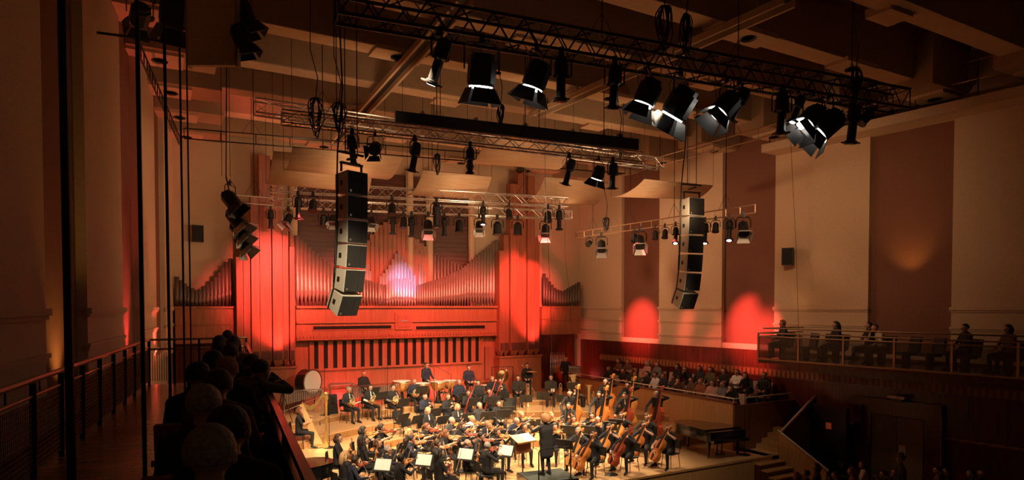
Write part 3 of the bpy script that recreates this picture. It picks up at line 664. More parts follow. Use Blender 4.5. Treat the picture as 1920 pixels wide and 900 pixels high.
# ------------------------------------------------------------------ spotlights
def RX(a, piv): return Matrix.Translation(piv) @ Matrix.Rotation(a, 4, 'X')
def doors(r, ln, ang, mt, z):
    out = []
    for q in range(4):
        w0 = r * .8; w1 = r * 1.15
        m = MB()
        vs = [(-w0, 0, 0), (w0, 0, 0), (w1, 0, -ln), (-w1, 0, -ln)]
        m.hexa([(x, .006, zz) for x, _, zz in vs] + [(x, -.006, zz) for x, _, zz in vs])
        M = Matrix.Rotation(q * math.pi / 2, 4, 'Z') @ Matrix.Translation((0, -r * .92, z)) @ Matrix.Rotation(ang if q % 2 == 0 else ang * .7, 4, 'X')
        me = m.mesh('barn_door', mt)
        out.append(('barn_door', me, M))
    return out
_lamp_cache = {}
def lampset(kind, s, lit):
    key = (kind, s, lit)
    if key in _lamp_cache: return _lamp_cache[key]
    lens = MT['lens'] if lit else MT['lensoff']
    if kind == 'fresnel':
        body = MB(); oc = [(math.cos(R(22.5 + 45 * i)) * .26 * s, math.sin(R(22.5 + 45 * i)) * .26 * s) for i in range(8)]
        body.prism(oc, -.22 * s, .18 * s); body.prism([(x * .8, y * .8) for x, y in oc], .18 * s, .28 * s)
        for k in range(4): body.box((0, 0, (.20 + .03 * k) * s), (.46 * s, .05 * s, .012 * s))
        body.lathe([(.24 * s, -.27 * s), (.25 * s, -.22 * s), (.2 * s, -.22 * s)], 14)
        subs = [('lens', MB().lathe([(.02 * s, -.305 * s), (.215 * s, -.295 * s), (.215 * s, -.25 * s), (.02 * s, -.25 * s)], 14).mesh('lens', lens))]
        subs += doors(.25 * s, .30 * s, R(-28), MT['black'], -.305 * s)
        subs.append(('knob', MB().tube([(.24 * s, 0, 0), (.36 * s, 0, 0)], .03 * s, 6).mesh('knob', MT['blackp'])))
        yw, yd = .33 * s, .55 * s
    elif kind == 'profile':
        body = MB(); body.lathe([(.04 * s, .34 * s), (.10 * s, .32 * s), (.13 * s, .22 * s), (.13 * s, .02 * s), (.085 * s, -.02 * s), (.085 * s, -.36 * s), (.11 * s, -.37 * s), (.11 * s, -.44 * s)], 10)
        body.box((0, 0, 0), (.3 * s, .04 * s, .05 * s)); body.box((0, 0, -.41 * s), (.27 * s, .27 * s, .025 * s))
        subs = [('lens', MB().lathe([(.01 * s, -.448 * s), (.08 * s, -.445 * s), (.08 * s, -.43 * s), (.01 * s, -.43 * s)], 12).mesh('lens', lens))]
        subs.append(('handle', MB().tube([(.0, .1 * s, .25 * s), (0, .2 * s, .2 * s), (0, .1 * s, .1 * s)], .012 * s, 5).mesh('handle', MT['blackp'])))
        yw, yd = .19 * s, .42 * s
    else:
        body = MB(); body.lathe([(.07 * s, .2 * s), (.13 * s, .12 * s), (.14 * s, -.2 * s), (.16 * s, -.2 * s), (.16 * s, -.23 * s), (.13 * s, -.23 * s)], 12)
        subs = [('lens', MB().lathe([(.01 * s, -.215 * s), (.13 * s, -.212 * s), (.13 * s, -.2 * s), (.01 * s, -.2 * s)], 12).mesh('lens', lens))]
        if kind == 'pard': subs += doors(.15 * s, .17 * s, R(-35), MT['glow'], -.23 * s)
        yw, yd = .19 * s, .34 * s
    yk = MB().tube([(-yw, 0, -yd), (-yw, 0, -.14 * s), (-yw * .75, 0, -.06 * s), (yw * .75, 0, -.06 * s), (yw, 0, -.14 * s), (yw, 0, -yd)], .016 * s, 5)
    cl_ = MB().box((0, 0, .02), (.09 * s, .07 * s, .16 * s)); cl_.tube([(0, 0, -.06 * s), (0, 0, .12)], .025 * s, 6)
    # a looped supply cable
    cb = MB().tube([(.02, .05 * s, .05), (.06 * s, .25 * s, -.12 * s), (.03 * s, .22 * s, -yd * .7), (0, .08 * s, -yd * .85)], .008, 4)
    _lamp_cache[key] = (yd, body.mesh('body', MT['black'], False), subs, yk.mesh('yoke', MT['black']), cl_.mesh('clamp', MT['blackp']), cb.mesh('cable', MT['black']))
    return _lamp_cache[key]
def lamp(kind, s, lit, top, yaw, pitch, label, group):
    yd, body, subs, yk, cl_, cb = lampset(kind, s, lit)
    parts = [('clamp', cl_), ('yoke', yk), ('cable', cb), ('body', body, RX(pitch, (0, 0, -yd)), subs)]
    return place(parts, 'spotlight', label, 'spotlight', Matrix.Translation(top) @ Matrix.Rotation(yaw, 4, 'Z'), group)
def near_seg(a, b, px):   # point of segment a-b that appears at pixel column px
    lo, hi = 0.0, 1.0
    f = lambda t: (lambda p: CXP + FPX * (p - EYE).dot(RV) / (p - EYE).dot(FV))(a + (b - a) * t)
    s = 1 if f(1) > f(0) else -1
    for _ in range(40):
        md = (lo + hi) / 2
        if (f(md) - px) * s < 0: lo = md
        else: hi = md
    return a + (b - a) * lo
LK = dict(fresnel='black fresnel with open barn doors', profile='slim black profile spotlight', par='small black can spotlight', pard='small spotlight with bright barn doors')
def lampname(kind, lit): return ('lit ' if lit else 'unlit ') + LK[kind]
front = [(815, 'profile', 1.05, 1, -20, 30), (893, 'fresnel', 1.0, 1, 8, 14), (995, 'fresnel', .88, 1, -35, 22), (1040, 'profile', 1.05, 0, 20, 5), (1139, 'profile', 1.05, 0, 20, 12), (1202, 'fresnel', .9, 1, -40, 24),
         (1262, 'fresnel', 1.1, 1, -25, 35), (1347, 'fresnel', .95, 1, -70, 42), (1370, 'profile', 1.05, 0, -65, 28), (1450, 'profile', 1.15, 0, 30, 4), (1507, 'fresnel', .95, 1, -75, 45), (1480, 'profile', .8, 1, -60, 20),
         (1537, 'fresnel', 1.1, 1, -50, 48), (1583, 'profile', 1.15, 0, -10, 6), (1608, 'par', .9, 0, -60, 45)]
front.sort()
for i, (px, kd, s, lit, yw, pt_) in enumerate(front):
    p = near_seg(T1a, T1b, px); p = p + Vector((0, -.23, -.30))
    lamp(kd, s, lit, p, R(-yw), R(pt_), '%s, %s on the front truss from the balcony side' % (lampname(kd, lit), ORD[i]), 'lamps on the front truss')
mid = [(657, 'profile', .95, 0, 40, 12), (700, 'fresnel', .62, 0, 150, 60), (774, 'profile', 1.0, 0, -30, 14), (877, 'profile', .9, 0, 20, 10), (1062, 'profile', 1.0, 0, -30, 18), (1117, 'fresnel', .72, 1, -20, 22), (1143, 'profile', 1.0, 0, 0, 4)]
for i, (px, kd, s, lit, yw, pt_) in enumerate(mid):
    p = near_seg(T2c, T2d, px) + Vector((0, -.15, -.22))
    lamp(kd, s, lit, p, R(-yw if abs(yw) < 100 else yw), R(pt_), '%s, %s on the middle truss from the balcony side' % (lampname(kd, lit), ORD[i]), 'lamps on the middle truss')
back = [(557, 'profile', 1.0, 0, 0, 5, 0), (506, 'profile', .9, 0, 20, 5, 1), (539, 'pard', 1.1, 1, -20, 30, 1), (605, 'par', 1.1, 0, 0, 10, 1), (622, 'pard', .95, 1, 0, 5, 1), (694, 'pard', 1.0, 1, 30, 20, 1), (734, 'profile', 1.0, 0, 0, 4, 1), (732, 'par', 1, 0, 0, 20, 0),
        (769, 'profile', 1.1, 0, 0, 2, 1), (754, 'par', 1.0, 0, 0, 10, 1), (800, 'pard', 1.35, 1, 10, 4, 1), (815, 'profile', 1.1, 0, 0, 4, 0), (830, 'profile', 1.0, 0, 0, 0, 1), (858, 'par', 1.2, 0, 0, 5, 1), (895, 'pard', 1.1, 1, 0, 8, 1), (902, 'profile', .9, 1, 0, 8, 0),
        (929, 'par', 1.3, 0, 0, 5, 1), (950, 'par', .9, 0, 20, 20, 0), (967, 'par', 1.3, 0, 0, 5, 1), (1019, 'pard', 1.3, 1, -10, 8, 1), (1023, 'par', 1.0, 0, 0, 20, 0), (1044, 'profile', 1.0, 0, 0, 4, 0), (585, 'par', 1.0, 0, 0, 20, 0)]
cn = {0: 0, 1: 0}
for (px, kd, s, lit, yw, pt_, row) in sorted(back):
    a, b = (T3[0], T3[1]) if row == 0 else (T3[2], T3[3])
    p = near_seg(a, b, px) + Vector((0, -.17, -.24)); i = cn[row]; cn[row] += 1
    lamp(kd, s, lit, p, R(151 + yw), R(max(pt_, 34) if kd == 'pard' else pt_), '%s, %s along the %s organ truss' % (lampname(kd, lit), ORD[i], 'nearer' if row == 0 else 'rearmost'), 'lamps on the organ trusses')
side = [(1105, 'par', .8, 0, 0, 60), (1128, 'pard', 1.25, 1, -60, 30), (1190, 'par', .8, 0, 0, 20), (1200, 'pard', 1.3, 1, -60, 34), (1229, 'par', .8, 0, 0, 10), (1247, 'par', .8, 0, 0, 10), (1267, 'profile', .85, 1, -30, 16), (1322, 'profile', .95, 1, 0, 4), (1342, 'par', .8, 0, 0, 10),
        (1368, 'profile', .95, 1, -10, 10), (1394, 'pard', 1.2, 1, -50, 30)]
for i, (px, kd, s, lit, yw, pt_) in enumerate(side):
    p = near_seg(T4a, T4b, px) - Vector((0, 0, .16))
    lamp(kd, s, lit, p, R(125 - .3 * yw), R(pt_ + 8), '%s, %s on the side bar from the organ' % (lampname(kd, lit), ORD[i]), 'lamps on the side ladder bar')
for i, f in enumerate((.12, .40, .62, .85)):
    p = bo + (bb - bo) * f
    lamp('fresnel' if i == 0 else 'pard', [.75, 1.35, 1.25, 1.2][i], i > 0, p + Vector((.05, -.05, .2)), R(-128), R(40), '%s, %s from the top of the vertical boom' % (lampname('fresnel' if i == 0 else 'pard', i > 0), ORD[i]), 'lamps on the vertical boom')
for i, (px, py, y, lab) in enumerate([(881, 305, 23.0, 'small bright round lamp shining below the highest curved reflector, the nearer of two'), (975, 312, 23.0, 'small bright round lamp shining below the highest curved reflector, beside the dark hanging cable'),
        (1637, 132, 13.0, 'bright round lamp on the dark catwalk, the lower of two'), (1726, 108, 11.0, 'bright round lamp on the dark catwalk, the higher of two')]):
    p = on(px, py, Y=y); v = (EYE - p)
    L_ = lamp('par', 1.0 if i < 2 else 1.35, 1, p + Vector((0, 0, .3)), math.atan2(-v.x, v.y) + math.pi + (0 if i < 2 else .25), R(75) if i < 2 else R(62), lab, None)
    if i > 1: obj('arm', MB().tube([(0, 0, .05), (.9, .5, .05)], .02).mesh('arm', MT['black']), L_)
# lamps and a ceiling panel close to the near wall, at the top edge of the picture
for i, (px, py, d, kd, s, yw, pt_, lab) in enumerate([(328, -40, 11.5, 'fresnel', 1.0, 40, 28, 'black fresnel spotlight with wide barn doors high beside the pale hanging panel'), (262, -10, 12.5, 'fresnel', .7, 40, 60, 'dark spotlight tucked high in the corner above the near wall'),
        (452, -20, 11.5, 'fresnel', .75, -60, 25, 'upper black spotlight hanging past the pale ceiling panel'), (452, 30, 11.2, 'fresnel', .62, -60, 18, 'lower black spotlight hanging past the pale ceiling panel')]):
    lamp(kd, s, 0, on(px, py, d=d), R(-29 + yw), R(pt_), lab, None)
a = on(352, 130, Z=10.35); b = on(437, 130, Z=10.35)
hp = root('acoustic_baffle', on(398, 122, d=11.2), 'large pale acoustic panel hanging from the ceiling near the corridor', 'baffle')
c = hp.location; rv = RV
def hpq(sx0, sx1, z0, z1, th, name, mt):
    fv = Vector((FV.x, FV.y, 0)).normalized()
    p = [rv * sx0, rv * sx1, rv * sx1 + fv * th, rv * sx0 + fv * th]
    obj(name, MB().hexa([q + Vector((0, 0, z0)) for q in p] + [q + Vector((0, 0, z1)) for q in p]).mesh(name, mt), hp)
hpq(-.42, .40, 0, .48, .10, 'panel_board', MT['plaster']); hpq(-.43, .40, .485, 1.0, .10, 'panel_board', MT['plaster']); hpq(-.44, .40, 1.005, 12.9 - c.z, .10, 'panel_board', MT['plaster'])
hpq(-.46, -.42, -.01, 13.2 - c.z, .14, 'edge_batten', MT['ceil']); hpq(.40, .44, -.01, 13.2 - c.z, .14, 'edge_batten', MT['ceil'])
tag(obj('ceiling_bar', MB().tube([on(158, 58, d=12), on(356, 84, d=12.6)], .025).mesh('ceiling_bar', MT['black'])), 'thin dark bar spanning between the near wall and the hanging panel', 'bar')

# ------------------------------------------------------------------ curved plywood reflectors
def reflector(corners, sag, label, nw=4):
    # corners: far-near pairs on the panel: A(top left) B(top right) C(bottom right) D(bottom left), world
    A, B, C, D = [Vector(p) for p in corners]
    n = 12; m = MB(); c = (A + B + C + D) / 4
    o = root('sound_reflector', c, label, 'reflector', 'curved plywood reflectors')
    rows = []
    for i in range(n + 1):
        t = i / n; l = A.lerp(D, t); r = B.lerp(C, t)
        s = Vector((0, 0, -sag * 4 * t * (1 - t)))
        rows.append((l + s - c, r + s - c))
    th = Vector((0, .0, .03)); vs = []
    for l, r in rows: vs += [l, r, r + th, l + th]
    fs = []
    for i in range(n):
        for j in range(4): fs.append((4 * i + j, 4 * i + (j + 1) % 4, 4 * i + 4 + (j + 1) % 4, 4 * i + 4 + j))
    fs += [(3, 2, 1, 0), (4 * n, 4 * n + 1, 4 * n + 2, 4 * n + 3)]
    m.add(vs, fs); obj('plywood_sheet', m.mesh('plywood_sheet', MT['ply'], True), o)
    for p in (A, B, C, D):
        q = p - c; obj('hanger_cable', MB().tube([q, Vector((q.x, q.y, 13.27 - c.z))], .007, 4).mesh('hanger_cable', MT['black']), o)
    return o
def refl(y, dy, pxs, sag, label):
    # near edge higher (leading up), far edge lower: corners given as pixels, top edge at depth y, bottom edge at y+dy
    (tl, tr, br, bl_) = pxs
    reflector([on(*tl, Y=y), on(*tr, Y=y), on(*br, Y=y + dy), on(*bl_, Y=y + dy)], sag, label)
refl(20.6, 1.5, ((512, 285), (700, 300), (690, 362), (499, 345)), .22, 'curved plywood reflector hanging farthest towards the balcony wall, partly behind another')
refl(18.8, 1.5, ((548, 277), (755, 295), (722, 336), (532, 318)), .22, 'curved plywood reflector behind the near hanging loudspeaker')
refl(20.8, 1.4, ((793, 320), (922, 332), (898, 373), (764, 366)), .22, 'curved plywood reflector hanging lowest above the organ centre')
refl(18.2, 1.6, ((913, 257), (1075, 275), (1040, 318), (877, 305)), .24, 'largest curved plywood reflector hanging under the black beam cover')
refl(20.8, 1.4, ((1022, 332), (1140, 344), (1112, 385), (990, 378)), .22, 'curved plywood reflector between the organ and the far side wall')
refl(17.6, 1.7, ((1208, 337), (1337, 349), (1292, 374), (1146, 369)), .16, 'flatter curved plywood reflector above the far hanging loudspeaker')

# ------------------------------------------------------------------ line arrays
def line_array(top, label, s=1.0, rz=0.0):
    o = root('line_array', top, label, 'loudspeaker', 'hanging loudspeaker columns', rz)
    m = MB(); m.box((0, 0, .16), (.62 * s, .10, .05)); m.box((-.29 * s, 0, .05), (.03, .06, .22)); m.box((.29 * s, 0, .05), (.03, .06, .22)); m.box((0, -.02, .3), (.05, .4, .05)); m.box((0, 0, .42), (.7 * s, .06, .05))
    obj('flying_frame', m.mesh('flying_frame', MT['black']), o)
    obj('hanger_cable', MB().tube([(-.18, 0, .42), (-.18, 0, 13.27 - top.z)], .012).mesh('hanger_cable', MT['black']), o)
    obj('hanger_cable', MB().tube([(.18, 0, .42), (.18, 0, 13.27 - top.z)], .012).mesh('hanger_cable', MT['black']), o)
    obj('signal_cable', MB().tube([(-.42 * s, .1, -2.6), (-.40 * s, .05, -1.0), (-.38 * s, .02, .4), (-.25, 0, 2.0), (-.3, .1, 13.27 - top.z)], .02).mesh('signal_cable', MT['black']), o)
    pos = Vector((0, 0, -.05)); h = .57 * s; w = .58 * s; dp = .50 * s
    for i, a in enumerate((0, 1, 3, 6, 11, 27)):
        a = R(a); Rm = Matrix.Rotation(a, 4, 'X')
        dn = Rm @ Vector((0, 0, -1))
        ctr = pos + dn * (h / 2); M = Matrix.Translation(ctr) @ Rm
        hh = h / 2 - .008
        c_ = MB(); k = .045 * s
        c_.hexa([(-w / 2, -dp / 2, -hh), (w / 2, -dp / 2, -hh), (w / 2, dp / 2, -hh + k), (-w / 2, dp / 2, -hh + k), (-w / 2, -dp / 2, hh), (w / 2, -dp / 2, hh), (w / 2, dp / 2, hh - k), (-w / 2, dp / 2, hh - k)])
        cb = obj('cabinet', c_.mesh('cabinet', MT['cab']), o, M)
        g = MB(); g.boxp((-w / 2 + .02, -dp / 2 - .02, -hh + .02), (w * .17, -dp / 2, hh - .02)); obj('grille', g.mesh('grille', MT['grille']), cb)
        g = MB(); g.boxp((w * .17 + .012, -dp / 2 - .02, -hh + .02), (w / 2 - .01, -dp / 2, hh - .02)); obj('grille', g.mesh('grille', MT['grille']), cb)
        obj('badge', MB().boxp((-w / 2 + .06, -dp / 2 - .026, -hh + .05), (-w / 2 + .11, -dp / 2 - .02, -hh + .1)).mesh('badge', MT['steel']), cb)
        obj('cabinet_handle', MB().boxp((-w / 2 - .008, -.05, -.06), (-w / 2, .05, .06)).mesh('cabinet_handle', MT['black']), cb)
        obj('rigging_rail', MB().boxp((-w / 2 - .012, dp / 2 - .12, -hh), (-w / 2, dp / 2 - .07, hh)).mesh('rigging_rail', MT['black']), cb)
        pos = pos + dn * (h + .01)
line_array(on(659, 320, Y=16.1), 'hanging column of six loudspeaker boxes before the near organ tower', 1.03, R(20))
line_array(on(1297, 370, Y=16.1), 'hanging column of six loudspeaker boxes before the far side wall', 1.07, R(-8))
# small wall speakers
for i, (px, py, side, lab) in enumerate([(371, 438, 'b', 'small dark loudspeaker box on the back wall beside the organ'), (1477, 481, 'r', 'small dark loudspeaker box on the far side wall above the gallery')]):
    if side == 'b':
        p = on(px, py, Y=YB - .15); o = root('wall_speaker', p, lab, 'loudspeaker'); q = Matrix.Identity(4)
    else:
        p = on(px, py, X=20.75); o = root('wall_speaker', p, lab, 'loudspeaker', None, R(-60))
    obj('box', MB().boxp((-.2, -.12, -.32), (.2, .14, .32)).mesh('box', MT['blackp']), o); obj('grille', MB().boxp((-.17, -.14, -.29), (.17, -.12, .29)).mesh('grille', MT['grille']), o)
# coiled cables
def coil(p, h, w, label, up=1.6):
    o = root('coiled_cable', p, label, 'cable', 'coiled cables'); m = MB(); rnd = random.Random(int(p.x * 100))
    for k in range(9):
        a = rnd.uniform(-.9, .9) + 2.6 * (k % 2); ww = w * rnd.uniform(.3, .95); hh = h * rnd.uniform(.55, 1); pts = []
        for i in range(15):
            t = 2 * math.pi * i / 14; x = ww * math.sin(t) * (.6 + .4 * math.cos(t * .5) ** 2); pts.append((x * math.cos(a), x * math.sin(a), -hh / 2 + hh / 2 * math.cos(t)))
        m.tube([(x_ + .03 * math.sin(7 * z_ + k), y_, z_) for x_, y_, z_ in pts], .012, 4, None, False)
    obj('coil', m.mesh('coil', MT['black']), o)
    obj('hanging_lead', MB().tube([(0, 0, 0), (.05, 0, up * .3), (-.12, 0, up * .7), (-.1, 0, 13.27 - p.z)], .012, 5).mesh('hanging_lead', MT['black']), o)
for (px, py, y, h, w, lab) in [(592, 183, 15.8, 1.0, .3, 'black coiled cable hanging over the bright truss end, the nearer of two'), (636, 192, 15.9, .85, .22, 'black coiled cable hanging over the middle truss above the loudspeaker column'), (939, 195, 16.2, .6, .13, 'small coiled cable hanging over the black beam cover'),
        (1246, 10, 9.4, .95, .22, 'large coiled cable above the front truss, the first of two'), (1287, 25, 9.4, .85, .2, 'large coiled cable above the front truss, the second of two'), (1137, 408, 20.0, .55, .2, 'coiled cable hanging beside the ladder bar of the far wall'), (820, 288, 19.5, .7, .17, 'coiled cable hanging between the curved reflectors'),
        (1606, 128, 9.2, .8, .15, 'dark coiled cable at the far end of the front truss'), (1163, 250, 16.5, .9, .12, 'thin cable loop hanging at the end of the beam cover')]:
    coil(on(px, py, Y=y), h, w, lab)
for (px, py, y, top, lab) in [(1037, 775, 17.5, 335, 'thin slack microphone cable hanging down above the conductor'), (1074, 650, 26.5, 470, 'thin slanting wire beside the far organ tower'), (1498, 640, 14.5, 275, 'thin hanging wire in front of the far gallery')]:
    p = on(px, py, Y=y); q = on(px - 15, top, Y=y)
    tag(obj('hanging_wire', MB().tube([(0, 0, 0), (q - p) * .5 + Vector((.05, 0, 0)), q - p, Vector((q.x - p.x, 0, 13.27 - p.z))], .008, 4).mesh('hanging_wire', MT['black']), None, Matrix.Translation(p)), lab, 'wire')
# ------------------------------------------------------------------ people
TAGS = ['skin', 'top', 'fore', 'pants', 'shoe', 'eye', 'lip', 'shirt']
V = Vector
def hand(w, d, n, side, curl, lat=None):
    d = V(d).normalized(); n = V(n); n = (n - d * n.dot(d)).normalized(); l = d.cross(n).normalized() * side
    out = []
    for o_ in (-.024, 0, .024): out.append(('skin', w + l * o_ * .6, .017, w + d * .085 + l * o_, .016))
    for o_, ln in ((-.036, .06), (-.012, .075), (.012, .08), (.036, .07)):
        b = w + d * .09 + l * o_; k = b + (d * math.cos(curl) + n * math.sin(curl)) * ln * .55
        t = k + (d * math.cos(curl * 2) + n * math.sin(curl * 2)) * ln * .5
        out += [('skin', b, .0095, k, .009), ('skin', k, .009, t, .0075)]
    b = w + d * .025 + l * .03; k = b + (d * .6 + l * .6 + n * .35).normalized() * .045; t = k + (d * .8 + n * .55).normalized() * .035
    out += [('skin', b, .012, k, .0105), ('skin', k, .0105, t, .009)]
    return out
def build_prims(p):
    out = []; H = V(p['head']); Rm = Euler([R(a) for a in p['hrot']]).to_matrix()
    h = lambda x, y, z: H + Rm @ V((x, y, z))
    out += [('skin', h(0, -.022, .022), .088, h(0, .012, .02), .084), ('skin', h(-.012, .03, -.02), .062, h(0, .048, -.078), .040), ('skin', h(.012, .03, -.02), .062, h(0, .048, -.078), .040),
            ('skin', h(0, .092, .012), .010, h(0, .112, -.026), .015), ('skin', h(-.04, .078, .034), .014, h(.04, .078, .034), .014)]
    for s in (-1, 1):
        out += [('skin', h(s * .086, -.01, .012), .017, h(s * .084, -.005, -.022), .013), ('eye', h(s * .033, .088, .006), .0085, h(s * .036, .087, .006), .0085), ('lip', h(0, .091, -.058), .009, h(s * .02, .086, -.058), .008)]
    nk = V(p['neck']); ch = V(p['chest']); pv = V(p['pelvis'])
    out.append(('skin', h(0, -.02, -.06), .052, nk, .056))
    up = (nk - pv).normalized(); rt = (V(p['shR']) - V(p['shL'])).normalized(); fw = up.cross(rt).normalized()
    gw = p.get('girth', 1.0)
    def slab(c, hw, r, tg='top'): out.append((tg, c - rt * hw, r, c + rt * hw, r))
    prof = [(0, .085, .114), (.35, .072, .106), (.7, .088, .108), (1, .10, .108)]
    for q in range(15):
        t = q / 14; hw = interp([(a_, b_) for a_, b_, c_ in prof], t); rr = interp([(a_, c_) for a_, b_, c_ in prof], t)
        slab(pv.lerp(ch, t), hw * gw, rr * gw, 'pants' if t < .12 else 'top')
    for t, hw, rr in ((.15, .105, .103), (.3, .11, .096), (.45, .11, .088), (.6, .10, .077), (.75, .08, .066)): slab(ch.lerp(nk, t), hw, rr)
    out.append(('top', V(p['shL']), .066, nk - rt * .03, .06)); out.append(('top', V(p['shR']), .066, nk + rt * .03, .06))
    out.append(('shirt', nk + fw * .045 - up * .02, .03, ch + fw * .10, .025))
    for s, S, E, Wr, hd, hn in ((-1, 'shL', 'elL', 'wrL', 'hdL', 'hnL'), (1, 'shR', 'elR', 'wrR', 'hdR', 'hnR')):
        a, b, c = V(p[S]), V(p[E]), V(p[Wr])
        out += [('top', a, .060, b, .046), ('fore', b, .046, c, .030), ('fore', b, .043, b.lerp(c, .5), .042)]
        out += hand(c + (c - b).normalized() * .012, p[hd], p[hn], s if s > 0 else -1, p.get('curl', .7))
    for s in 'LR':
        a, b, c, t = V(p['hip' + s]), V(p['kn' + s]), V(p['an' + s]), V(p['toe' + s])
        out += [('pants', a, .092 * gw, b, .060), ('pants', b, .060, c, .042), ('pants', b.lerp(c, .3), .058, c, .04)]
        bk = (c - t).normalized() * .05
        out += [('shoe', V((c.x + bk.x, c.y + bk.y, c.z - .035)), .038, V((t.x, t.y, max(t.z, .035))), .032), ('shoe', c - V((0, 0, .02)), .042, c.lerp(t, .5), .042)]
    out += p.get('extra', [])
    return out
def seated(**k):
    p = dict(pelvis=(0, 0, .57), chest=(0, .0, .93), neck=(0, .01, 1.09), head=(0, .045, 1.235), hrot=(0, 0, 0), shL=(-.175, 0, 1.03), shR=(.175, 0, 1.03),
             elL=(-.25, .1, .78), elR=(.25, .1, .78), wrL=(-.12, .30, .68), wrR=(.12, .30, .68), hdL=(.5, .8, -.2), hnL=(0, 0, -1), hdR=(-.5, .8, -.2), hnR=(0, 0, -1),
             hipL=(-.09, .03, .55), hipR=(.09, .03, .55), knL=(-.14, .44, .50), knR=(.14, .44, .50), anL=(-.14, .42, .09), anR=(.14, .42, .09), toeL=(-.16, .57, .035), toeR=(.16, .57, .035))
    p.update(k); return p
def standing(**k):
    p = dict(pelvis=(0, 0, .96), chest=(0, .0, 1.31), neck=(0, .01, 1.47), head=(0, .04, 1.62), hrot=(0, 0, 0), shL=(-.185, 0, 1.41), shR=(.185, 0, 1.41),
             elL=(-.27, .06, 1.13), elR=(.27, .06, 1.13), wrL=(-.2, .28, 1.02), wrR=(.2, .28, 1.02), hdL=(.2, .9, -.1), hnL=(0, 0, -1), hdR=(-.2, .9, -.1), hnR=(0, 0, -1),
             hipL=(-.09, 0, .92), hipR=(.09, 0, .92), knL=(-.11, .03, .50), knR=(.11, .03, .50), anL=(-.12, -.02, .09), anR=(.12, -.02, .09), toeL=(-.15, .15, .035), toeR=(.15, .15, .035))
    p.update(k); return p
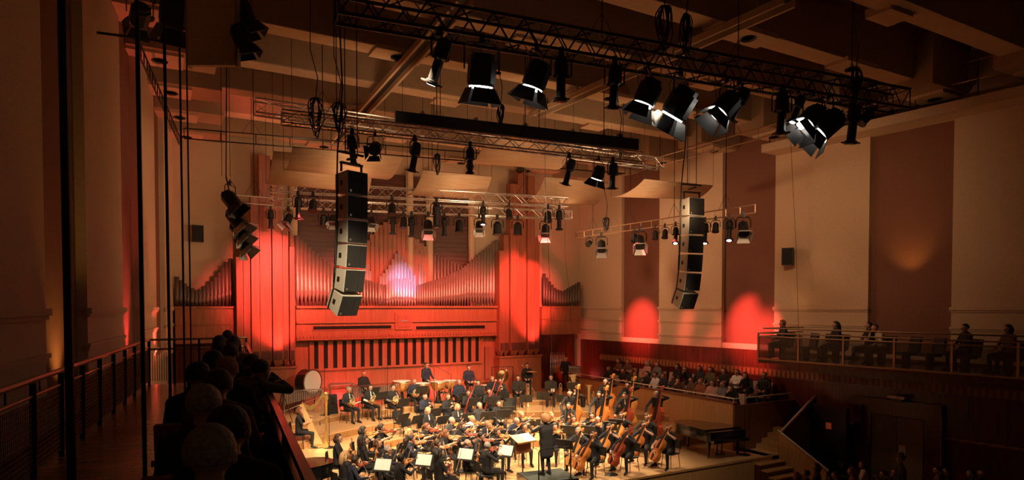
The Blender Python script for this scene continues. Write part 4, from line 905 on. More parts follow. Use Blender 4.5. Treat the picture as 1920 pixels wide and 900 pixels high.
POSE = dict(
    violin=seated(head=(-.025, .05, 1.225), hrot=(-8, 10, 28), elL=(-.24, .22, .86), wrL=(-.27, .40, 1.04), hdL=(.3, .3, .9), hnL=(1, -.2, .2), elR=(.36, .16, .90), wrR=(.20, .34, .97), hdR=(-.5, .5, .3), hnR=(-.3, .2, -1), curl=1.0),
    violin2=seated(pelvis=(0, 0, .57), chest=(-.02, .04, .93), neck=(-.03, .07, 1.08), head=(-.06, .12, 1.215), hrot=(-14, 8, 22), elL=(-.24, .24, .85), wrL=(-.28, .42, 1.02), hdL=(.3, .3, .9), hnL=(1, -.2, .2), elR=(.37, .12, .84), wrR=(.30, .36, .84), hdR=(-.4, .6, .3), hnR=(-.3, .2, -1), curl=1.0, shL=(-.19, .05, 1.02), shR=(.15, .05, 1.03)),
    violin_rest=seated(hrot=(-5, 0, -12), elL=(-.26, .12, .80), wrL=(-.12, .30, .84), hdL=(.3, .6, .5), hnL=(1, 0, 0), wrR=(.16, .34, .64), curl=1.0),
    cello=seated(hrot=(-12, -6, 18), head=(.02, .06, 1.23), elL=(-.38, .13, .96), wrL=(-.16, .22, 1.09), hdL=(.6, .1, .5), hnL=(.5, -.6, -.4), elR=(.40, .20, .80), wrR=(.32, .46, .66), hdR=(-.5, .5, -.3), hnR=(-.5, 0, -1), knL=(-.27, .40, .50), knR=(.27, .40, .50), anL=(-.27, .38, .09), anR=(.27, .38, .09), toeL=(-.32, .52, .035), toeR=(.32, .52, .035), curl=1.0),
    bass=standing(hrot=(-14, -8, 10), head=(.03, .08, 1.60), neck=(.01, .04, 1.46), elL=(-.45, .12, 1.52), wrL=(-.24, .26, 1.60), hdL=(.8, .2, .2), hnL=(.4, -.6, -.5), elR=(.36, .14, 1.14), wrR=(.34, .38, .94), hdR=(-.4, .5, -.5), hnR=(-.6, 0, -.8), curl=1.0),
    wind=seated(hrot=(-10, 0, 0), elL=(-.25, .14, .82), elR=(.25, .14, .82), wrL=(-.06, .33, .96), wrR=(.06, .36, .86), hdL=(.3, .4, .8), hnL=(.8, .2, 0), hdR=(-.3, .4, .8), hnR=(-.8, .2, 0), curl=.9),
    horn=seated(hrot=(-4, 0, 4), wrL=(-.05, .30, .80), hdL=(.6, .5, .1), hnL=(0, -.2, -1), elR=(.29, .04, .80), wrR=(.17, .27, .72), hdR=(-.2, .7, -.3), hnR=(-.8, 0, -.4)),
    lap=seated(hrot=(-4, 0, 0)),
    crossed=seated(hrot=(2, 0, -10), wrL=(.08, .19, .83), wrR=(-.08, .22, .80), elL=(-.24, .12, .80), elR=(.24, .12, .80), hdL=(.9, .1, .1), hnL=(0, -1, 0), hdR=(-.9, .1, .1), hnR=(0, -1, 0), knL=(-.05, .46, .54), anL=(.10, .52, .2), toeL=(.12, .66, .16)),
    lean=seated(pelvis=(0, -.02, .57), chest=(0, .10, .91), neck=(0, .16, 1.05), head=(.03, .23, 1.17), hrot=(-10, 6, 8), shL=(-.17, .13, 1.0), shR=(.18, .13, 1.0), elR=(.20, .36, .74), wrR=(.10, .33, .99), hdR=(-.4, -.1, .9), hnR=(-.4, -.6, 0), elL=(-.25, .2, .76), wrL=(-.12, .38, .64), curl=1.1),
    rail=seated(pelvis=(0, 0, .57), chest=(0, .20, .90), neck=(0, .31, 1.03), head=(0, .40, 1.12), hrot=(-5, 0, 0), shL=(-.18, .26, .99), shR=(.18, .26, .99), elL=(-.30, .5, .93), elR=(.30, .5, .93), wrL=(-.08, .60, .96), wrR=(.08, .62, .99), hdL=(1, .1, 0), hnL=(0, 0, -1), hdR=(-1, .1, 0), hnR=(0, 0, -1)),
    perc=standing(hrot=(-12, 0, 0)),
    stool=seated(**{k: (v[0], v[1], v[2] + .2) for k, v in seated().items() if k not in ('hrot', 'hdL', 'hnL', 'hdR', 'hnR', 'anL', 'anR', 'toeL', 'toeR')}, anL=(-.14, .36, .17), anR=(.14, .36, .17), toeL=(-.16, .5, .12), toeR=(.16, .5, .12)),
    conductor=standing(girth=1.14, hrot=(-6, 0, 18), elL=(-.40, .12, 1.30), wrL=(-.36, .36, 1.44), hdL=(.3, .7, .5), hnL=(.3, .4, -.8), elR=(.33, .22, 1.20), wrR=(.22, .46, 1.30), hdR=(-.2, .8, .3), hnR=(0, 0, -1),
        extra=[('top', V((-.085 - .0016 * q, -.01 - .002 * q, 1.0 - .03 * q)), .122, V((.085 + .0016 * q, -.01 - .002 * q, 1.0 - .03 * q)), .122) for q in range(14)]),
    usher=standing(hrot=(0, 0, 30), wrL=(-.24, .1, .86), wrR=(.24, .1, .86), elL=(-.27, -.02, 1.12), elR=(.27, -.02, 1.12), hdL=(0, .2, -1), hnL=(1, 0, 0), hdR=(0, .2, -1), hnR=(-1, 0, 0)),
)
def capsule(m, a, ra, b, rb, n=10):
    d = b - a; L = d.length
    z = d / L if L > 1e-5 else V((0, 0, 1))
    x = z.orthogonal().normalized(); y = z.cross(x)
    M = Matrix((x, y, z)).transposed().to_4x4(); M.translation = a
    pr = []
    for i in range(4): t = math.pi / 2 * (1 - i / 4); pr.append((max(ra * math.cos(t), ra * .02), -ra * math.sin(t)))
    pr += [(ra, 0), (rb, L)]
    for i in range(1, 5): t = math.pi / 2 * i / 4; pr.append((max(rb * math.cos(t), rb * .02), L + rb * math.sin(t)))
    m.lathe(pr, n, M)
def segdist(P_, a, b):
    ab = b - a; t = np.clip(((P_ - a) @ ab) / max(ab @ ab, 1e-9), 0, 1); return np.linalg.norm(P_ - (a + t[:, None] * ab), axis=1), t
DEFM = [SKIN[0], CLOTH['black'], CLOTH['black'], CLOTH['black'], MT['shoe'], MT['eye'], MT['lip'], CLOTH['black']]
BODY = {}
def make_bodies():
    tmp = []
    for k, p in POSE.items():
        pr = build_prims(p); m = MB()
        for (tg, a, ra, b, rb) in pr: capsule(m, V(a), ra, V(b), rb)
        me = m.mesh('tmp_' + k, DEFM[0]); o = bpy.data.objects.new('tmp_' + k, me); COL.objects.link(o)
        a = o.modifiers.new('r', 'REMESH'); a.mode = 'VOXEL'; a.voxel_size = .0085
        s = o.modifiers.new('s', 'SMOOTH'); s.iterations = 5; s.factor = .45
        d = o.modifiers.new('d', 'DECIMATE'); d.ratio = .16
        tmp.append((k, o, pr))
    dg = bpy.context.evaluated_depsgraph_get()
    for k, o, pr in tmp:
        me = bpy.data.meshes.new_from_object(o.evaluated_get(dg)); me.name = 'body_' + k
        me.materials.clear()
        for mm in DEFM: me.materials.append(mm)
        n = len(me.polygons); c = np.empty(n * 3); me.polygons.foreach_get('center', c); c = c.reshape(-1, 3)
        best = np.full(n, 1e9); bi = np.zeros(n, int)
        for (tg, a, ra, b, rb) in pr:
            d, t = segdist(c, np.array(a), np.array(b)); d = d - (ra + (rb - ra) * t)
            if tg in ('eye', 'lip'): d -= .002
            if tg == 'shirt': d += .004
            q = d < best; best[q] = d[q]; bi[q] = TAGS.index(tg)
        me.polygons.foreach_set('material_index', bi.astype(np.int32)); me.polygons.foreach_set('use_smooth', [True] * n)
        me.update(); BODY[k] = me
    for k, o, pr in tmp:
        om = o.data; bpy.data.objects.remove(o); bpy.data.meshes.remove(om)
make_bodies()
# hair around a head centred on the origin, face towards +Y
def hairmesh(style, hires=False):
    n, mrows = (28, 20) if not hires else (48, 34)
    rnd = random.Random(hash(style) % 1000 if False else len(style)); vs = []; fs = []
    for i in range(mrows + 1):
        ph = math.pi * i / mrows
        for j in range(n):
            a = 2 * math.pi * j / n; x, y, z = math.sin(ph) * math.cos(a), math.sin(ph) * math.sin(a), math.cos(ph)
            sx, sy, sz = .096, .108, .108
            front = y > .42 and z < .62 + .1 * math.sin(a * 5)
            low = z < (-.45 if style in ('short', 'bald', 'thin') else -.95)
            k = 1.0 + .012 * math.sin(a * 17 + z * 31) * math.sin(ph)
            if style == 'curly': k = 1.52 + .12 * math.sin(a * 11 + z * 17) * math.sin(ph); low = z < -.6; front = y > .55 and z < .35
            if style == 'scarf': k = 1.14; front = y > .55 and -.75 < z < .5; low = False
            if style in ('long', 'bob'): k *= 1.05
            if style == 'bald': front = z > .15 or y > .3
            if style == 'thin': front = (y > .1 and z < .9) or False
            if front or low: k = .80
            if y < -.2 and style in ('short',) and z < -.1: k *= .97
            vs.append((x * sx * k, -.018 + y * sy * k, .028 + z * sz * k))
    for i in range(mrows):
        for j in range(n): fs.append((i * n + j, i * n + (j + 1) % n, (i + 1) * n + (j + 1) % n, (i + 1) * n + j))
    m = MB(); m.add(vs, fs)
    if style == 'long':
        m.tube([(0, -.06, .06), (0, -.10, -.06), (0, -.11, -.18), (0, -.09, -.30)], [.08, .085, .075, .03], 12)
        for s in (-1, 1): m.tube([(s * .06, -.03, .04), (s * .085, -.03, -.08), (s * .075, -.03, -.2), (s * .06, -.02, -.27)], [.04, .038, .034, .012], 8)
    if style == 'bob':
        m.tube([(0, -.05, .02), (0, -.08, -.06), (0, -.075, -.13)], [.09, .085, .05], 12)
        for s in (-1, 1): m.tube([(s * .07, -.02, .04), (s * .085, -.01, -.06), (s * .075, -.01, -.13)], [.035, .034, .015], 8)
    if style == 'bun': m.ball((0, -.14, .05), .05, 10, 7)
    if style == 'tail': m.tube([(0, -.11, .03), (0, -.16, -.02), (0, -.14, -.16), (0, -.12, -.25)], [.03, .035, .03, .01], 8)
    if style == 'scarf': m.tube([(0, -.02, -.06), (0, -.01, -.15)], [.085, .10], 12)
    return m
HM = {}
def hair_obj(style, col, parent, pose, hires=False):
    key = (style, col, hires)
    if key not in HM: HM[key] = hairmesh(style, hires).mesh('hair', HAIR[col] if col in HAIR else CLOTH[col], True)
    p = POSE[pose]; M = Matrix.Translation(p['head']) @ Euler([R(a) for a in p['hrot']]).to_matrix().to_4x4()
    o = obj('hair' if style != 'scarf' else 'headscarf', HM[key], parent, M); return o
def person(pose, M, label, group, style='short', hc='dark', top='black', fore=None, pants='black', shirt=None, skin=0, glasses=False, hires=False):
    o = obj('person', BODY[pose], None, M); tag(o, label, 'person', group)
    ov = {0: SKIN[skin], 1: CLOTH[top], 2: (SKIN[skin] if fore == 'bare' else CLOTH[fore or top]), 3: CLOTH[pants], 7: CLOTH[shirt or top]}
    for i, mm in ov.items():
        o.material_slots[i].link = 'OBJECT'; o.material_slots[i].material = mm
    if style != 'none': hair_obj(style, hc, o, pose, hires)
    if glasses:
        p = POSE[pose]; Mh = Matrix.Translation(p['head']) @ Euler([R(a) for a in p['hrot']]).to_matrix().to_4x4()
        if 'glasses' not in MT:
            m = MB()
            for s in (-1, 1):
                m.tube([(s * .034 + .024 * math.cos(t), .112, .006 + .02 * math.sin(t)) for t in [2 * math.pi * i / 8 for i in range(9)]], .003, 4)
                m.tube([(s * .058, .11, .01), (s * .09, .0, .01)], .003, 4)
            m.tube([(-.01, .115, .01), (.01, .115, .01)], .003, 4); MT['glasses'] = m.mesh('glasses', MT['ebony'])
        obj('glasses', MT['glasses'], o, Mh)
    return o
def face(x, y, tx, ty): return math.atan2(-(tx - x), ty - y)

# ------------------------------------------------------------------ furniture and instruments (prototypes)
def chair_proto():
    leg = [MB().tube([(x * .8, y * .8, .44), (x, y, .0)], .011, 6).mesh('leg', MT['black']) for x, y in ((-.21, .2), (.21, .2), (-.2, -.22), (.2, -.22))]
    seat = MB(); seat.prism([(-.2, -.2), (.2, -.2), (.22, .16), (.16, .22), (-.16, .22), (-.22, .16)], .425, .46)
    bk = MB()
    n = 6; pts = [(-.2 + .4 * i / n, -.24 - .03 * math.sin(math.pi * i / n)) for i in range(n + 1)]
    bk.prism(pts + [(x, y - .02) for x, y in reversed(pts)], .58, .86)
    ups = MB().tube([(-.18, -.2, .44), (-.18, -.25, .84)], .011).mesh('back_post', MT['black']), MB().tube([(.18, -.2, .44), (.18, -.25, .84)], .011).mesh('back_post', MT['black'])
    return [('seat', seat.mesh('seat', MT['blackp']), None), ('backrest', bk.mesh('backrest', MT['blackp']), None)] + [('leg', l, None) for l in leg] + [('back_post', u, None) for u in ups]
CHAIR = chair_proto()
def stand_proto():
    dk = MB().boxp((-.26, -.17, -.008), (.26, .17, .008)); lip = MB().boxp((-.26, -.185, -.01), (.26, -.165, .045)); Md = Matrix.Translation((0, 0, 1.0)) @ Matrix.Rotation(R(62), 4, 'X')
    legs = []
    for k in range(3):
        a = 2 * math.pi * k / 3 + .5; legs.append(('leg', MB().tube([(0, 0, .14), (.25 * math.cos(a), .25 * math.sin(a), .012)], .009, 5).mesh('leg', MT['black']), None))
    return [('desk', dk.mesh('desk', MT['blackp']), Md, [('lip', lip.mesh('lip', MT['blackp']), None)]), ('pole', MB().tube([(0, 0, .06), (0, 0, .97)], [.013, .009], 6).mesh('pole', MT['black']), None)] + legs
STAND = stand_proto()
SHEET = MB(); SHEET.boxp((-.22, -.14, .009), (-.002, .155, .014)); SHEET.boxp((.002, -.14, .009), (.22, .155, .014))
SHEETM = SHEET.mesh('music_sheet', MT['white'])
def stool_proto():
    return [('seat', MB().lathe([(.02, .63), (.16, .63), (.17, .66), (.15, .69), (.02, .69)], 14).mesh('seat', MT['blackp']), None)] + [('leg', MB().tube([(math.cos(a) * .1, math.sin(a) * .1, .63), (math.cos(a) * .22, math.sin(a) * .22, 0)], .011, 6).mesh('leg', MT['black']), None) for a in (.8, 2.37, 3.94, 5.5)] + \
        [('footring', MB().tube([(.17 * math.cos(t), .17 * math.sin(t), .25) for t in [2 * math.pi * i / 12 for i in range(13)]], .008, 5).mesh('footring', MT['black']), None)]
STOOL = stool_proto()
def fiddle(L, wl, ww, wu, th, neck, mt, slope=0.0):
    # L body length; half widths lower, waist, upper; th thickness; tail at y=0, scroll at y=L+neck
    prof = [(0, wl * .45), (.04, wl * .75), (.12, wl * .97), (.22, wl), (.32, wl * .88), (.39, ww * 1.12), (.47, ww), (.56, ww * 1.06), (.62, wu * .86), (.72, wu), (.84, wu * (.96 - slope * .5)), (.93, wu * (.72 - slope)), (.985, wu * .38), (1, wu * .16)]
    out = [(x, y * L) for y, x in prof]; out = out + [(-x, y) for x, y in reversed(out)]
    body = MB(); body.prism(out, 0, th); body.prism([(x * .86, .02 * L + y * .96) for x, y in out], th, th * 1.18); body.prism([(x * .86, .02 * L + y * .96) for x, y in out], -th * .16, 0)
    fb = MB(); fb.hexa([(-.055 * L, .55 * L, th * 1.25), (.055 * L, .55 * L, th * 1.25), (.032 * L, L + neck * .85, th * 1.0), (-.032 * L, L + neck * .85, th * 1.0), (-.055 * L, .55 * L, th * 1.45), (.055 * L, .55 * L, th * 1.45), (.032 * L, L + neck * .85, th * 1.15), (-.032 * L, L + neck * .85, th * 1.15)])
    nk = MB(); nk.tube([(0, L * .97, th * .6), (0, L + neck * .85, th * .85), (0, L + neck, th * .7), (0, L + neck * 1.06, th * .45)], [.045 * L, .034 * L, .04 * L, .05 * L], 7); nk.ball((0, L + neck * 1.07, th * .35), .055 * L, 8, 6)
    for k in range(4): nk.tube([((-.1 if k % 2 else .1) * L, L + neck * (.88 + .04 * k), th * .8), (0, L + neck * (.88 + .04 * k), th * .8)], .012 * L, 5)
    br = MB(); br.hexa([(-.06 * L, .40 * L, th * 1.15), (.06 * L, .40 * L, th * 1.15), (.06 * L, .415 * L, th * 1.15), (-.06 * L, .415 * L, th * 1.15), (-.045 * L, .40 * L, th * 1.6), (.045 * L, .40 * L, th * 1.6), (.045 * L, .41 * L, th * 1.6), (-.045 * L, .41 * L, th * 1.6)])
    tp = MB(); tp.hexa([(-.025 * L, .03 * L, th * 1.2), (.025 * L, .03 * L, th * 1.2), (.05 * L, .3 * L, th * 1.35), (-.05 * L, .3 * L, th * 1.35), (-.025 * L, .03 * L, th * 1.3), (.025 * L, .03 * L, th * 1.3), (.05 * L, .3 * L, th * 1.45), (-.05 * L, .3 * L, th * 1.45)])
    ff = MB()
    for s in (-1, 1): ff.box((s * .6 * ww, .44 * L, th * 1.185), (.022 * L, .18 * L, th * .02))
    return [('body', body.mesh('body', mt), None, [('sound_hole', ff.mesh('sound_hole', MT['ebony']), None)]), ('fingerboard', fb.mesh('fingerboard', MT['ebony']), None), ('neck', nk.mesh('neck', mt), None), ('bridge', br.mesh('bridge', MT['cream']), None), ('tailpiece', tp.mesh('tailpiece', MT['ebony']), None)]
VIOLIN = [fiddle(.36, .104, .056, .084, .034, .22, mt) for mt in (MT['varnish'], MT['varnish2'], MT['varnish3'])]
VIOLA = [fiddle(.42, .12, .066, .096, .04, .25, mt) for mt in (MT['varnish'], MT['varnish3'])]
CELLO = [fiddle(.76, .22, .12, .175, .12, .44, mt) + [('endpin', MB().tube([(0, 0, .06), (0, -.28, .05)], .006).mesh('endpin', MT['steel']), None)] for mt in (MT['varnish3'], MT['varnish'], MT['varnish2'])]
BASS = [fiddle(1.10, .33, .18, .25, .19, .68, mt, .12) + [('endpin', MB().tube([(0, 0, .09), (0, -.13, .09)], .009).mesh('endpin', MT['steel']), None)] for mt in (MT['varnish'], MT['varnish3'], MT['varnish2'])]
def bow(L): return [('stick', MB().tube([(0, 0, 0), (0, L * .5, -.012), (0, L, .004)], .0055, 5).mesh('stick', MT['rail']), None), ('bow_hair', MB().boxp((-.004, .06, -.026), (.004, L, -.022)).mesh('bow_hair', MT['cream']), None), ('frog', MB().boxp((-.008, .03, -.028), (.008, .09, 0)).mesh('frog', MT['ebony']), None)]
BOW = bow(.74); BOWC = bow(.71)
def horn_proto():
    m = MB()
    m.tube([(.15 * math.cos(t), 0, .15 * math.sin(t)) for t in [2 * math.pi * i / 20 for i in range(21)]], .013, 6)
    m.tube([(.11 * math.cos(t), .02, .11 * math.sin(t)) for t in [2 * math.pi * i / 16 for i in range(17)]], .011, 6)
    m.tube([(.07 * math.cos(t) + .02, -.02, .07 * math.sin(t)) for t in [2 * math.pi * i / 14 for i in range(15)]], .01, 6); m.tube([(-.1, .0, -.05), (.12, .01, .06)], .01, 6)
    bell = MB(); bell.lathe([(.02, -.26), (.03, -.16), (.055, -.08), (.10, -.02), (.15, 0), (.147, .006), (.09, -.02), (.02, -.1)], 18, frame((.12, .02, -.1), (0, 1, 0), (.6, -.35, -.55)))
    vl = MB()
    for k in range(3): vl.tube([(-.03 + .04 * k, -.03, -.02), (-.03 + .04 * k, .05, -.02)], .016, 7)
    pipe_ = MB().tube([(-.15, 0, .02), (-.17, -.05, .12), (-.14, -.14, .26)], [.008, .006, .008], 5)
    return [('tubing', m.mesh('tubing', MT['brass'], True), None), ('bell', bell.mesh('bell', MT['brass'], True), None), ('valve_block', vl.mesh('valve_block', MT['chrome']), None), ('leadpipe', pipe_.mesh('leadpipe', MT['brass']), None)]
HORN = horn_proto()
def woodwind(L, r, mt, bell=1.8): 
    m = MB().tube([(0, 0, 0), (0, 0, -L * .9), (0, 0, -L)], [r, r * 1.15, r * bell], 8)
    k = MB()
    for i in range(9): k.box((r * .9, 0, -L * (.15 + .08 * i)), (r * 1.1, r * .8, .012))
    k.tube([(-r, 0, -L * .15), (-r, 0, -L * .8)], r * .25, 4)
    return [('tube', m.mesh('tube', mt, True), None), ('keywork', k.mesh('keywork', MT['chrome']), None), ('mouthpiece', MB().tube([(0, 0, 0), (0, 0, .07)], [r * .8, r * .35], 6).mesh('mouthpiece', MT['ebony']), None)]
CLAR = woodwind(.60, .014, MT['ebony'], 2.4); OBOE = woodwind(.58, .012, MT['ebony'], 1.7)
FLUTE = woodwind(.62, .010, MT['chrome'], 1.0)
def bassoon_proto():
    a = MB().tube([(0, 0, -.45), (0, 0, .95)], [.032, .022], 8); a.tube([(.045, 0, -.45), (.045, 0, .45)], [.03, .02], 8); a.box((.02, 0, -.48), (.11, .06, .1))
    return [('long_joint', a.mesh('long_joint', MT['bassoon'], True), None), ('bell_ring', MB().lathe([(.02, .93), (.027, .93), (.027, .97), (.02, .97)], 10).mesh('bell_ring', MT['cream']), None), ('crook', MB().tube([(.045, 0, .44), (.045, -.03, .54), (.06, -.16, .55), (.07, -.26, .48)], .006, 5).mesh('crook', MT['chrome']), None),
            ('keywork', MB().tube([(-.03, -.02, -.3), (-.026, -.02, .8)], .006, 4).mesh('keywork', MT['chrome']), None)]
BASSOON = bassoon_proto()
def trombone_proto():
    s = MB().tube([(-.05, 0, .12), (-.05, 0, .95), (0, 0, 1.0), (.05, 0, .95), (.05, 0, .35)], .008, 5); s.tube([(-.05, 0, .55), (.05, 0, .55)], .007, 5)
    b = MB().lathe([(.11, 0), (.105, .01), (.06, .06), (.03, .14), (.016, .3), (.010, .55), (.008, .56), (.02, .1)], 16)
    return [('bell', b.mesh('bell', MT['brass'], True), None), ('slide', s.mesh('slide', MT['brass'], True), None), ('tuning_bow', MB().tube([(0, 0, .55), (0, 0, .78), (-.02, .05, .86), (-.05, .05, .78)], .009, 5).mesh('tuning_bow', MT['brass']), None)]
TROMB = trombone_proto()
def tuba_proto():
    b = MB().lathe([(.20, .92), (.195, .90), (.12, .80), (.085, .66), (.07, .4), (.06, .16), (.05, .15), (.06, .7)], 18)
    t = MB(); t.tube([(-.07, 0, .2), (-.07, 0, .1), (.05, 0, .02), (.16, 0, .1), (.17, 0, .45), (.13, 0, .62), (.06, .02, .6)], [.06, .058, .052, .045, .036, .03, .025], 8)
    for k in range(3): t.tube([(.1 - .02 * k, -.05, .2 + .1 * k), (.2 - .05 * k, -.05, .3 + .06 * k), (.1, -.05, .42 + .06 * k), (.02, -.05, .34)], .016, 6)
    v = MB()
    for k in range(4): v.tube([(.02 + .045 * k, -.09, .22), (.02 + .045 * k, -.09, .40)], .018, 7)
    return [('bell', b.mesh('bell', MT['brass'], True), Matrix.Translation((-.07, 0, 0))), ('tubing', t.mesh('tubing', MT['brass'], True), None), ('valves', v.mesh('valves', MT['chrome']), None)]
TUBA = tuba_proto()
TRUMPET = [('bell', MB().lathe([(.06, 0), (.055, -.01), (.025, -.06), (.012, -.15), (.008, -.4), (.006, -.4), (.01, -.05)], 12).mesh('bell', MT['brass'], True), None), ('tubing', MB().tube([(0, 0, -.4), (0, .05, -.42), (0, .05, -.15), (0, .02, -.13), (0, .05, -.5)], .007, 5).mesh('tubing', MT['brass']), None), ('valves', MB().box((0, .03, -.26), (.025, .13, .08)).mesh('valves', MT['chrome']), None)]
# ------------------------------------------------------------------ orchestra
CX, CY = 9.95, 15.75
KEYS = {}
def solve(px, py, pose, turn=0, target=None, z=None):
    hx, hy, hz = POSE[pose]['head']; zz = z if z is not None else .25; tx, ty = target or (CX, CY)
    for _ in range(12):
        p = on(px, py, Z=zz + hz); a = face(p.x, p.y, tx, ty) + R(turn)
        bx = p.x - (hx * math.cos(a) - hy * math.sin(a)); by = p.y - (hx * math.sin(a) + hy * math.cos(a))
        if z is None: zz = .5 * zz + .5 * tier_z(bx, by)
    if z is None: zz = tier_z(bx, by)
    return bx, by, zz, a
PEOPLE = []
def musician(px, py, pose, ref, inst=None, turn=0, target=None, z=None, seat='chair', stand=True, group='orchestra players', iv=0, **kw):
    x, y, zz, a = solve(px, py, pose, turn, target, z)
    M = TR(x, y, zz, a)
    top = kw.get('top', 'black'); tn = {'black': 'black', 'navy': 'navy', 'char': 'charcoal', 'white': 'white', 'grey': 'grey'}.get(top, top)
    person(pose, M, 'person in %s, %s' % (tn, ref), group, **kw)
    PEOPLE.append((x, y))
    if seat == 'chair': place(CHAIR, 'orchestra_chair', 'black chair under the %s' % ref, 'chair', M @ Matrix.Translation((0, -.03, 0)), 'orchestra chairs')
    elif seat == 'stool': place(STOOL, 'stool', 'black stool under the %s' % ref, 'stool', M @ Matrix.Translation((0, -.02, 0)), 'percussion stools')
    if stand:
        d = {'cello': .95, 'bass': 1.05}.get(inst, .80); q = M @ V((.12 if inst in ('cello', 'bass') else 0, d, 0)); zs = tier_z(q.x, q.y)
        hs = zz - zs
        place(STAND, 'music_stand', 'black music stand before the %s' % ref, 'music stand', Matrix.Translation((0, 0, 0)) @ TR(q.x, q.y, zs, a), 'orchestra music stands')
    if inst in ('violin', 'viola'):
        pr = (VIOLIN if inst == 'violin' else VIOLA); pr = pr[iv % len(pr)]; k = .36 if inst == 'violin' else .42
        if pose in ('violin', 'violin2'):
            dx = 0 if pose == 'violin' else -.03; dz = 0 if pose == 'violin' else -.02; o_ = V((-.075 + dx, .105 + (.06 if pose == 'violin2' else 0), 1.085 + dz)); yd = V((-.48, .86, .02)).normalized(); zd = V((.30, .12, .95))
            F = frame(o_, yd, zd); place(pr, inst, '%s played by the %s' % (inst, ref), inst, M @ F, inst + 's of the orchestra')
            cr = F @ V((0, k * .5, .062)); w = V(POSE[pose]['wrR']) + V((-.05, .05, .04)); bd = (cr - w).normalized()
            place(BOW, 'bow', 'bow held by the %s' % ref, 'bow', M @ frame(w - bd * .05, bd, F.to_3x3() @ V((0, 0, 1))), 'string bows')
        else:
            F = frame(V((-.10, .30, .60)), V((-.05, .12, .99)), V((.35, .9, -.1))); place(pr, inst, '%s rested upright by the %s' % (inst, ref), inst, M @ F, inst + 's of the orchestra')
            place(BOW, 'bow', 'bow held by the %s' % ref, 'bow', M @ frame(V((.10, .40, .62)), V((-.1, .35, .93)), V((0, -1, 0))), 'string bows')
    elif inst == 'cello':
        F = frame(V((.04, .66, .25)), V((-.17, -.47, .87)), V((.12, .87, .48))); place(CELLO[iv % 3], 'cello', 'cello played by the %s' % ref, 'cello', M @ F, 'cellos of the orchestra')
        cr = F @ V((0, .27, .20)); w = V(POSE[pose]['wrR']) + V((-.05, .04, -.02)); bd = (cr - w).normalized()
        place(BOWC, 'bow', 'cello bow held by the %s' % ref, 'bow', M @ frame(w - bd * .05, bd, V((0, .8, .6))), 'string bows')
    elif inst == 'bass':
        F = frame(V((-.10, .54, .14)), V((-.13, -.17, .97)), V((.42, .87, .18))); place(BASS[iv % 3], 'double_bass', 'double bass played by the %s' % ref, 'double bass', M @ F, 'double basses of the orchestra')
        cr = F @ V((0, .42, .32)); w = V(POSE[pose]['wrR']) + V((-.05, .06, -.04)); bd = (cr - w).normalized()
        place(BOWC, 'bow', 'bass bow held by the %s' % ref, 'bow', M @ frame(w - bd * .05, bd, V((0, .9, .4))), 'string bows')
    elif inst == 'horn': place(HORN, 'french_horn', 'french horn held on the lap by the %s' % ref, 'french horn', M @ (Matrix.Translation((.05, .32, .80)) @ Matrix.Rotation(R(12), 4, 'Z')), 'horns of the orchestra')
    elif inst in ('clarinet', 'oboe'):
        hd = V(POSE[pose]['head']) + V((0, .11, -.06)); place(CLAR if inst == 'clarinet' else OBOE, inst, '%s played by the %s' % (inst, ref), inst, M @ frame(hd, V((0, .7, .5)), V((0, -.52, .86))), 'woodwinds of the orchestra')
    elif inst == 'flute': place(FLUTE, 'flute', 'silver flute held across the lap by the %s' % ref, 'flute', M @ (Matrix.Translation((-.1, .34, .80)) @ Matrix.Rotation(R(-62), 4, 'Y') @ Matrix.Rotation(R(10), 4, 'X')), 'woodwinds of the orchestra')
    elif inst == 'bassoon': place(BASSOON, 'bassoon', 'dark red bassoon held diagonally by the %s' % ref, 'bassoon', M @ (Matrix.Translation((.12, .34, .82)) @ Matrix.Rotation(R(-22), 4, 'Y') @ Matrix.Rotation(R(6), 4, 'X')), 'bassoons of the orchestra')
    elif inst == 'trombone': place(TROMB, 'trombone', 'brass trombone standing beside the %s' % ref, 'trombone', M @ TR(-.42, .30, .02), 'trombones of the orchestra')
    elif inst == 'tuba': place(TUBA, 'tuba', 'large brass tuba held by the %s' % ref, 'tuba', M @ (Matrix.Translation((0, .28, .50)) @ Matrix.Rotation(R(8), 4, 'Y')), 'tubas of the orchestra')
    elif inst == 'trumpet': place(TRUMPET, 'trumpet', 'trumpet held on the knee by the %s' % ref, 'trumpet', M @ (Matrix.Translation((.1, .40, .62)) @ Matrix.Rotation(R(100), 4, 'X')), 'trumpets of the orchestra')
    return M
mu = musician
mu(635, 822, 'violin_rest', 'violinist with upright bow nearest the harp', 'violin', style='bob', hc='brown', fore='bare', stand=False)
mu(715, 802, 'violin', 'violinist playing on the step below the horns', 'violin', style='tail', hc='dark', fore='bare', iv=1)
mu(681, 807, 'violin', 'violinist playing just past the gilt harp column', 'violin', style='bob', hc='dark', stand=False, iv=2)
mu(709, 820, 'violin_rest', 'violinist with lowered violin in the second row', 'violin', style='bob', hc='brown', iv=0)
mu(685, 831, 'violin_rest', 'violinist in open collar resting a violin upright', 'violin', style='long', hc='dark', shirt='cream', stand=False, iv=0)
mu(648, 854, 'lap', 'string player facing away beside the near piano', None, style='long', hc='blond', stand=False, turn=20)
mu(666, 864, 'violin2', 'violinist bent forward beside the near piano', 'violin', style='short', hc='dark', top='navy', iv=1, stand=False)
mu(728, 844, 'violin_rest', 'violinist behind the first white sheet of music', 'violin', style='thin', hc='grey', top='navy', glasses=True, stand=False, iv=1)
mu(752, 860, 'violin', 'violinist in sheer sleeves at the stage edge', 'violin', style='bun', hc='black', fore='char', stand=False, iv=2)
mu(768, 811, 'violin', 'violinist third from the harp in the rear row', 'violin', style='bob', hc='blond', iv=0)
